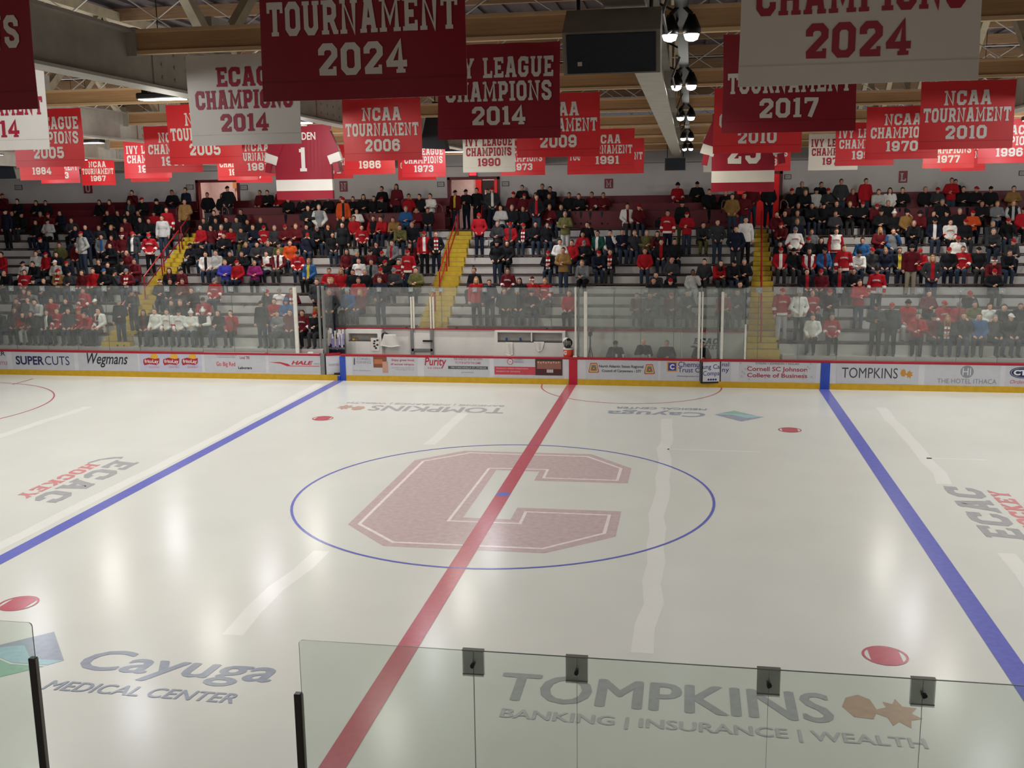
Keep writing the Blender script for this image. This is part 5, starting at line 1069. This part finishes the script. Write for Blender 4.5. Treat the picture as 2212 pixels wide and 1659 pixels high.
# ---- where everyone in the photo sits or stands: head position in a 300 px wide tile, then pose, top colour, head, extras
TILES = {
(0,400): '45,205 smR;280,290 skh;585,270 skh;715,305 skh;1585,300 skh;1745,260 smb;2105,160 smh;2060,245 scb/Fg;90,430 tnK;215,480 skh;330,450 skK;640,450 smg/j;790,430 smR;960,440 snh;1140,600 scb;570,580 skh;760,570 slK;1205,690 snh;1360,690 tnh/Pj;1720,470 skb;1865,430 skh;1995,580 smb;2115,430 skh;1580,730 scb;1775,700 sky;1955,740 smb;1810,830 smb;1630,850 sgh/Fb;1890,880 smS;2115,810 tcR/Fw;715,850 snR;1210,800 tlR/Pj;945,960 seb;850,1040 skh;1300,1010 sml;585,1110 slb;760,1090 srR;880,1230 slW;1060,1230 snR;1585,1240 skb;1730,1250 skb;1940,1240 skK;2020,1090 smx;2150,1210 smh;370,1250 swK/j;600,1250 skh;160,1420 skx;395,1450 srb/j;555,1460 skT;665,1480 skh;935,1420 sfR/v;1100,1420 scK;1310,1430 smb;1525,1420 srh;1625,1400 skB;1850,1440 scK;2010,1440 smG/v;1760,980 skh;20,1060 srh',
(0,560): '380,540 smb/j;560,550 sgb;290,730 smb;450,700 sgb;605,720 slh;820,720 srb;1050,690 skb;1335,570 srh/j;1520,740 scW;1760,690 tnG/Pj;1380,760 swh/Fn;1040,870 srb/j;475,940 srl/Pl;625,940 skl;705,1030 skh/Fw;245,1070 skl/Fm;20,1030 skb;20,1200 srb;1300,980 srR/j;1400,1000 srb;1550,870 srb/j;1080,1100 sch;2095,450 tcK;180,850 skh',
(280,400): '200,250 skR;515,250 skT;675,140 skh;890,100 tnh;870,200 tfh/Pk;1235,130 tkh/Pg;1475,190 tkl;1565,150 tkK;2100,150 smb;380,410 srT/j;585,390 trb/j;1345,440 skh;1770,420 skh;190,540 skh;310,590 skh;50,440 skh;515,540 tlb/Pj;1180,570 skb;1455,580 skb;1510,520 skb;1650,490 sch;1890,540 skb;2085,560 sky;300,750 trR/j;1150,700 srh;1300,740 sml;1465,740 smg/v;1630,680 srh;1830,700 sch/Pe;2040,690 snb;1500,810 skb;1110,990 skT;1000,1020 skK;1250,1080 swh/Fk/Pj;1340,1110 slh/Pj;1960,960 sny;2120,980 scg;1595,1080 skh;1790,1100 skb;1980,1160 spy;1520,1290 svy;1715,1260 srR/Pn;640,1450 skl/Fm;825,1420 smK;1350,1480 srG/j;465,1580 scS;650,1580 skh;850,1600 smh',
(280,560): '690,700 scb;850,740 sky;1165,610 srK/j;990,470 skh;1455,900 skb/Pj;1580,1080 srh;1080,940 scP/Sw;1000,1050 swP;630,1040 swb/j;460,1090 swb;810,1080 swT/j;260,1130 skl/Fm',
(560,400): '180,160 skh;300,160 srh;700,260 skL;480,260 skh;900,270 sky;1100,270 skh;1340,170 toR/Fk;1485,270 skb;1590,160 skh;1640,270 skl;1765,150 skh;1820,230 skR;1955,110 skh;2190,120 tml;790,400 tkh;940,390 tgg/Sl;1540,430 swb;1390,510 skh;1460,550 srb;1630,620 srh/j;1845,530 skb/Sr;2070,480 sfb;2070,590 srb;250,610 scg;410,610 smR;570,700 smy;790,700 skG;200,660 srR/j;770,790 snR;1050,720 skb;1170,770 skh;1330,690 tkh;720,720 skh;255,950 seK;430,950 sob;50,970 sch;120,1130 swh/Sm;310,1120 swy/Fm/Sm;610,1130 srK/j/Pj;790,1160 sby/Fy;1410,1130 sml;1580,1120 skg;1590,1290 swh/j;1780,1150 smK;1790,1260 sgh/Fk;1955,1100 skR;1870,1000 skh;2120,970 sgb/Fr;2010,1240 skR;1130,1440 srh;1325,1430 srL;1480,1440 skh;1660,1430 skg;1935,1430 smR;2150,1430 scG',
(560,560): '130,540 scR;340,530 swG/j;500,590 smh/v;260,760 srh;420,720 sbU;770,1070 skR;550,1110 smh;640,1100 smh/j;420,1200 sgh;60,800 tkK;920,430 tcb;1050,450 tcg;1120,390 sty;1580,380 srb;1310,560 tmy;1490,470 smL;1380,480 sbh;1040,700 sfR;1930,640 tnh',
(820,400): '465,210 srh;650,250 skh;795,220 swh;1215,140 tmK/Fy;1380,130 tkK;1590,110 tkh;1665,90 tcb;420,420 sbg;615,450 smb;740,450 skh/Pj;335,700 seb;515,700 skg;1580,460 trR/Pn;1795,390 tcR/Fw;1880,660 scg;2080,650 srR/Fc;2060,420 skg;700,830 trR/Fw;880,830 tkb/v;415,1000 trR/j;580,960 sml;340,1300 srb/j;580,1450 seb;1510,1430 skb;1870,960 tkT;2035,980 skl;2045,1420 smh/j',
(1080,390): '355,160 skb;495,180 sml;680,170 skb;850,170 skh;85,350 slh;215,320 smR;460,310 smR;585,270 tkb/Fr/Pj;815,320 skh;975,340 skh;1185,260 skh;1320,230 skb;1415,280 smb/j;1575,290 smb;350,470 skb;790,480 smy;1040,540 teg/Pl;410,740 skR/v;595,780 skh/Pj;705,770 skh/Pj;1390,730 skh;975,940 swh;1145,930 srb;1320,900 srh;1330,1040 skG;1560,900 sth/Fw;1790,900 snh/Sw;1950,880 snh;2150,880 scy;770,1200 skR/v/Pj;1010,1120 tfh/Pj;1345,1220 sgy;1550,1200 snR;1755,1190 skb/v;2060,470 swh/Fm;2180,450 smR/v;340,1580 skl;515,1540 srS;700,1590 sry/j',
(1360,390): '765,120 srT/j;1075,130 skK;1270,240 skb;1530,230 skh;1690,220 tfh;1780,200 tmh;1950,250 tmh;840,360 tkT/Pe;610,590 trh/j/Pn;915,560 trR/Pj;1140,740 sch/Pe;1400,700 tcb/Pj;235,860 seg;490,900 sml;505,1010 skb/Fr;245,1080 srb/Pj;715,1030 skh/Pn;1700,740 tnh;1850,650 twh/Pk;670,1350 scx;1010,1380 slh/Pl;1210,1310 sch;1450,1340 srl;1650,1320 skK;1725,1330 skg;380,1590 skh;650,1590 skR;1730,1550 skh;430,1500 sch',
(1640,370): '150,370 tkh;705,230 scg;945,220 skh;1350,110 tcb;1530,100 trh;630,360 skR;750,380 sky;1060,380 slT;1205,340 scR;1365,370 smy;1825,340 slb;1990,370 swl/v;625,570 skb;820,560 skh;1030,560 skK;1225,550 skb;400,620 skh;550,650 scb;280,720 smb;1210,680 scb;1480,570 sky;1650,600 skR;1805,590 smR;2040,560 skg;2000,690 skK;375,840 smR;600,870 sny;560,990 twG/j;1150,930 twb/j/Sr;830,1010 sgb;815,1060 skR;1650,1040 sbh;1925,970 smL;2130,950 sgb/Sb;355,1170 skh;1025,1160 skl;310,1310 srR/Fw;545,1340 skT;795,1340 swl/Fm/Sr;1035,1300 sbK/Fm;1350,1280 trb/j;1590,1300 swT/Pj;1800,1280 scR;2000,1310 sny/Pj',
(1912,370): '260,370 skb;735,330 sky;980,100 trb;1120,170 skh;945,300 scR;1190,310 skb;1385,290 skR;1685,290 skK;2050,280 sfb;190,690 skP;345,680 sfT;520,640 smT/v;745,650 skh;910,520 skg;950,660 skK;1195,650 skg;1380,640 soR;1545,500 skb;1785,540 sgy;2040,560 sky/Fl/Sl;2200,700 srK;480,830 skg;790,850 snK/Fw/Pj;1040,810 swh/j;1275,850 skR;1640,800 scg;1715,980 scg;1960,850 skR;1985,1040 scR;1165,1120 swR;430,1190 tmT/Ph;560,1310 srR;225,1310 skh/Fy;760,1340 tcL/Fr/Pj;1050,1290 skR;1210,1310 srb/j/Pj;1490,1260 skK;1715,1380 smS;1915,1310 skb/Pj',
(1640,560): '755,260 skh/Fr;985,250 smR;1315,240 skh/Fr;1470,240 skh;1600,290 trb/Pj;1880,220 trK/j/Pj;370,510 trR/j/Pl;650,470 twW/Pk;845,600 srx/j;1120,580 skR;840,1390 swb;1140,1350 srh/j;1870,1210 tcK;2070,1190 tcR',
(1912,570): '370,610 srT/Pl;690,560 smh;1120,570 srR/j;1350,500 skR;1670,570 swh;1250,680 srG;1420,730 seh;1700,740 sch;2110,590 snb/Pl;1740,130 skR;1215,1150 skL/v;1230,1000 scb;1910,1140 skW;1510,1290 sbb;1810,1330 scg;2070,1340 scg;690,1380 srh;880,1360 smT;1980,1330 scb',
(1040,600): '65,170 sgh;540,285 skh;2000,285 skh'}
EXTRA = '1074,686 skh;1112,689 skh;1149,681 skT;1066,634 tnh;1042,632 trL;1230,632 srb;1381,694 smh;1407,694 scb;1446,697 smR;1483,697 scb;1556,702 srb;1592,697 scb'
BOXP = [(1330,743,'skK'),(1391,738,'skx'),(1440,744,'skg'),(1515,746,'ckh')]
CAPS = {'R':'r','K':'k','W':'w','B':'b','G':'g'}; BEAN = {'T':('k','k'),'S':('m','w'),'P':('w','w'),'U':('b','b')}
HATW = {'R':'red cap','K':'black cap','W':'white cap','B':'blue cap','G':'grey cap','T':'black knit hat','S':'striped knit hat','P':'white pompom hat','U':'light blue knit hat','l':'long dark hair','L':'long blond hair','h':'dark hair','b':'brown hair','y':'fair hair','g':'grey hair','x':'bald head'}
rs = random.Random(21)
def parse(tok):
    p = tok.split('/'); d = dict(pose=p[0][0], top=p[0][1], head=p[0][2], F=None, S=None, P=None, j=False, v=False)
    for q_ in p[1:]:
        if q_ in 'jv': d[q_] = True
        else: d[q_[0]] = q_[1]
    return d
folk = []
def solve(px, py, d):
    best = None
    for k in range(-1, 13):
        if k <= 10: tz, ys, yt = RZ(k-1) if k > -1 else 1.08, RY(k)+.13, RY(k)-.2
        else: tz, ys, yt = (ZW+.2, 22.0, 21.9) if k == 11 else (ZW+.52, 22.75, 22.75)
        if k == -1: tz = RZ(-1)-.325
        hz = tz+(1.22 if d['pose'] == 's' else 1.63); y = ys if d['pose'] == 's' else yt
        X = at(px, py, 1, y).x; e = abs(to_px((X, y, hz))[1]-py)
        if k in (-1, 0) and bX(695) < X < bX(1615): continue
        if best is None or e < best[0]: best = (e, k, X, y, tz)
    if d['pose'] == 't':
        for (a, b) in OP:                      # people standing in the doorways
            if a-.1 < at(px, py, 1, 22.2).x < b+.1 and py < 455:
                y = 22.1 if py > 420 else 22.9; X = at(px, py, 1, y).x; return (0, 10.5, X, y, ZW)
        if best[1] > 10: return best
    return best
for (ox, oy), s in TILES.items():
    sc_ = .13562 if oy != 600 else .2622
    for t in s.split(';'):
        c, tok = t.split(' '); x, y = map(float, c.split(',')); d = parse(tok)
        if (ox, oy) == (1040,600): continue
        folk.append((ox+x*sc_, oy+y*sc_, d))
for t in EXTRA.split(';'):
    c, tok = t.split(' '); x, y = map(float, c.split(',')); folk.append((x, y, parse(tok)))
P_ = []
for px, py, d in folk:
    e, k, X, y, tz = solve(px, py, d); P_.append([px, py, d, k, X, y, tz])
# keep neighbours from sitting in each other
rows = {}
for p in P_: rows.setdefault((p[3], 's'), []).append(p)
for it in range(30):
    for key, L in rows.items():
        L.sort(key=lambda p: p[4]); mn = .47
        for a, b in zip(L, L[1:]):
            g_ = b[4]-a[4]
            if g_ < mn and abs(a[5]-b[5]) < .4: a[4] -= (mn-g_)/2; b[4] += (mn-g_)/2
for p in P_:                            # nobody sits on the steps
    k = p[3]
    if p[2]['pose'] == 's' and k <= 10:
        for i in range(3):
            a, b = AL[i](k)-.26, AR[i](k)+.26
            if a < p[4] < b: p[4] = a if p[4]-a < b-p[4] else b
for px, py, tok in BOXP:
    d = parse('s'+tok[1:]) if tok[0] == 's' else parse('s'+tok[1:]); y = 13.72; X = at(px, py, 1, y).x
    P_.append([px, py, d, 'box', X, y, at(px, py, 1, y).z-1.22])
P_.sort(key=lambda p: (0 if p[3] == 'box' else 1, p[3] if p[3] != 'box' else 0, p[4]))
TMP = {}
def tmpl(pose, var):
    if (pose, var) not in TMP:
        J, b, jk, tr = make_templates(pose, var, .0145)
        TMP[(pose,var)] = dict(J=J, body=b.mesh('person', [None]*4, smooth=True), jacket=jk.mesh('jacket', [None]*7, smooth=True), trousers=tr.mesh('trousers', [None], smooth=True),
            scarf=scarfmesh(J).mesh('scarf', [None]*2), chest=chestmesh(J, pose, var).mesh('chest_lettering', [None]))
    return TMP[(pose,var)]
HM = {k: m.mesh('hat', [None]*(2 if k in 'TP' else 1), smooth=True) for k, m in HATS.items()}
PROTO = {}
def setm(o, mats):
    for i, m in enumerate(mats): o.material_slots[i].link = 'OBJECT'; o.material_slots[i].material = m
def part(name, me, parent, mats, loc=(0,0,0), label=None):
    if (name, me.name) not in PROTO: PROTO[(name, me.name)] = bpy.data.objects.new(name, me)
    o = PROTO[(name, me.name)].copy(); COL.objects.link(o); o.parent = parent; o.location = loc; setm(o, mats)
    if label: o['label'] = label
    return o
def looks(d, r):
    top = cm(d['top']); white = d['top'] in 'wl'; band = cm('r' if white else 'w') if d['j'] else top
    sl = cm(d['S']) if d['S'] else top; fr = cm(d['F']) if d['F'] else top
    tr = d['P'] or r.choice('kkjnjcj'); sk = SKIN[2] if (abs(d.get('px',0)-1497) < 3) else r.choice(SKIN[:2])
    return [top, band, sl, band if d['j'] else sl, sl, fr, top], tr, sk
NAMEROW = lambda k: 'lowest row' if k == -1 else '%s row up' % nth(int(k)+1)
def aisle_place(X, k):
    kk = min(max(k, -1), 10)
    c = [(AL[i](kk)+AR[i](kk))/2 for i in range(3)]; i = min(range(3), key=lambda i: abs(c[i]-X)); return i, X < c[i]
order = {}
for p in P_:
    if p[3] == 'box': continue
    k = p[3] if p[3] <= 10 else p[3]; i, lf = aisle_place(p[4], k if k <= 10 else 10); p.append((i, lf)); order.setdefault((k, i, lf, p[2]['pose']), []).append(p)
LIMIT = 300
crowd = MB(); CMATS = []
def cidx(m):
    if m not in CMATS: CMATS.append(m)
    return CMATS.index(m)
def put_stuff(meshes, M):
    for me, mats, off in meshes:
        o = len(crowd.v); crowd.v += [tuple(M@(v.co+Vector(off))) for v in me.vertices]
        idx = [cidx(m) for m in mats]
        for pl in me.polygons: crowd.f.append([i+o for i in pl.vertices]); crowd.m.append(idx[min(pl.material_index, len(idx)-1)])
LOWT = {}
n_ind = 0
for pi, p in enumerate(P_):
    px, py, d, k, X, y, tz = p[:7]; d['px'] = px; r = random.Random(int(px*7+py*13))
    var = r.choice([0,0,1,1,2,3]) if d['pose'] == 's' else r.choice([0,1,1,2,3])
    if d['j'] or d['F']: var = 0 if d['pose'] == 's' else r.choice([0,1])
    if k == 'box': var = 1
    if 'twh' in d['pose']+d['top']+d['head']: var = 0
    jm, tr, sk = looks(d, r); rot = r.uniform(-.35,.35); scl = r.uniform(.96,1.04)
    hd = d['head']; hair = HAIRC[{'l':'h','L':'y'}.get(hd, hd if hd in 'hbyg' else r.choice('hbbg'))]
    stuff = n_ind >= LIMIT
    T = tmpl(d['pose'], var)
    if stuff:
        M = Matrix.Translation((X, y, tz))@Matrix.Rotation(rot,4,'Z')@Matrix.Scale(scl,4)
        if ('low',d['pose'],var) not in LOWT:
            J, b, jk, t2 = make_templates(d['pose'], var, .03); LOWT[('low',d['pose'],var)] = (b.mesh('a',[None]*4), jk.mesh('b',[None]*7), t2.mesh('c',[None]))
        L = LOWT[('low',d['pose'],var)]; ms = [(L[0],[sk,EYE,LIP,SHOE],(0,0,0)),(L[1],jm,(0,0,0)),(L[2],[cm(tr)],(0,0,0))]
        if hd in CAPS: ms.append((HM['C'],[cm(CAPS[hd])],T['J']['hd']))
        elif hd in BEAN: ms.append((HM['P' if hd == 'P' else 'T'],[cm(BEAN[hd][0]),cm(BEAN[hd][1])],T['J']['hd']))
        elif hd != 'x': ms.append((HM['l' if hd in 'lL' else 'h'],[hair],T['J']['hd']))
        put_stuff(ms, M); continue
    n_ind += 1
    if ('person', T['body'].name) not in PROTO: PROTO[('person', T['body'].name)] = bpy.data.objects.new('person', T['body'])
    o = PROTO[('person', T['body'].name)].copy(); COL.objects.link(o); o.location = (X, y, tz); o.rotation_euler = (0,0,rot); o.scale = (scl,)*3; setm(o, [sk,EYE,LIP,SHOE])
    ps = 'seated' if d['pose'] == 's' else 'standing'
    if k == 'box': lab = 'seated person in dark jacket behind the boards, %s of the four by the scorers table' % nth([q_[0] for q_ in BOXP].index(px))
    else:
        i, lf = p[7]; L = sorted(order[(k,i,lf,d['pose'])], key=lambda q_: q_[4]*(-1 if lf else 1)); q_ = L.index(p)
        row = NAMEROW(k) if k <= 10 and k == int(k) else ('%s doorway' % AN[i] if k == 10.5 else 'upper deck %s row' % ('front' if k == 11 else 'rear'))
        lab = '%s person, %s top, %s, %s, %s %s of %s stairs' % (ps, PC[d['top']][1], HATW[hd], row, nth(q_), 'left' if lf else 'right', AN[i])
    tag(o, lab, 'person', 'hockey spectators in the stands' if k != 'box' else 'officials behind the boards')
    jk_ = part('jacket', T['jacket'], o, jm, label=('%s hockey jersey with contrast bands' % PC[d['top']][1]) if d['j'] else None)
    part('trousers', T['trousers'], o, [cm(tr)])
    h = T['J']['hd']
    if hd in CAPS: part('cap', HM['C'], o, [cm(CAPS[hd])], h)
    elif hd in BEAN: part('knit_hat', HM['P' if hd == 'P' else 'T'], o, [cm(BEAN[hd][0]),cm(BEAN[hd][1])], h)
    elif hd != 'x': part('hair', HM['l' if hd in 'lL' else 'h'], o, [hair], h)
    if d['v']: part('scarf', T['scarf'], o, [cm('r'),cm('w')])
    if d['j'] and var != 2: part('chest_lettering', T['chest'], jk_, [cm('r') if d['top'] in 'wl' else cm('w')])
if crowd.v:
    c = crowd.build('crowd', CMATS, origin=(0,22,ZW), smooth=True); tag(c, 'remaining dark clad spectators at the back of the stands and on the upper deck', 'crowd', kind='stuff')
print('PEOPLE', len(P_), 'individual', n_ind, 'worst', sorted([round(abs(to_px((p[4], p[5], p[6]+(1.22 if p[2]['pose']=='s' else 1.63)))[1]-p[1]),1) for p in P_])[-12:])
# ---- loose things in the stands
def bag(label, px, py, k, c, w_, h_):
    y = RY(k)+.12; X = at(px, py, 1, y).x; z = RZ(k)+.09; b = thing('bag', label, 'bag', (X, y, z))
    MB().rbox(X-w_/2, X+w_/2, y-.1, y+.1, z, z+h_, .04).build('body', cm(c), b); MB().path([(X-w_*.25,y,z+h_),(X-w_*.2,y,z+h_+.08),(X+w_*.2,y,z+h_+.08),(X+w_*.25,y,z+h_)], .015).build('handle', cm('k'), b)
bag('canvas tote bag with dark handles on the bench right of the striped scarf', 1394, 583, 5, 'h', .42, .3)
bag('clear white bag on the bench under the red coat of the middle stairs', 1048, 524, 8, 'l', .3, .24)
bag('dark backpack on the upper deck left of the person in the red hooded top', 1428, 424, 10, 'n', .45, .3)
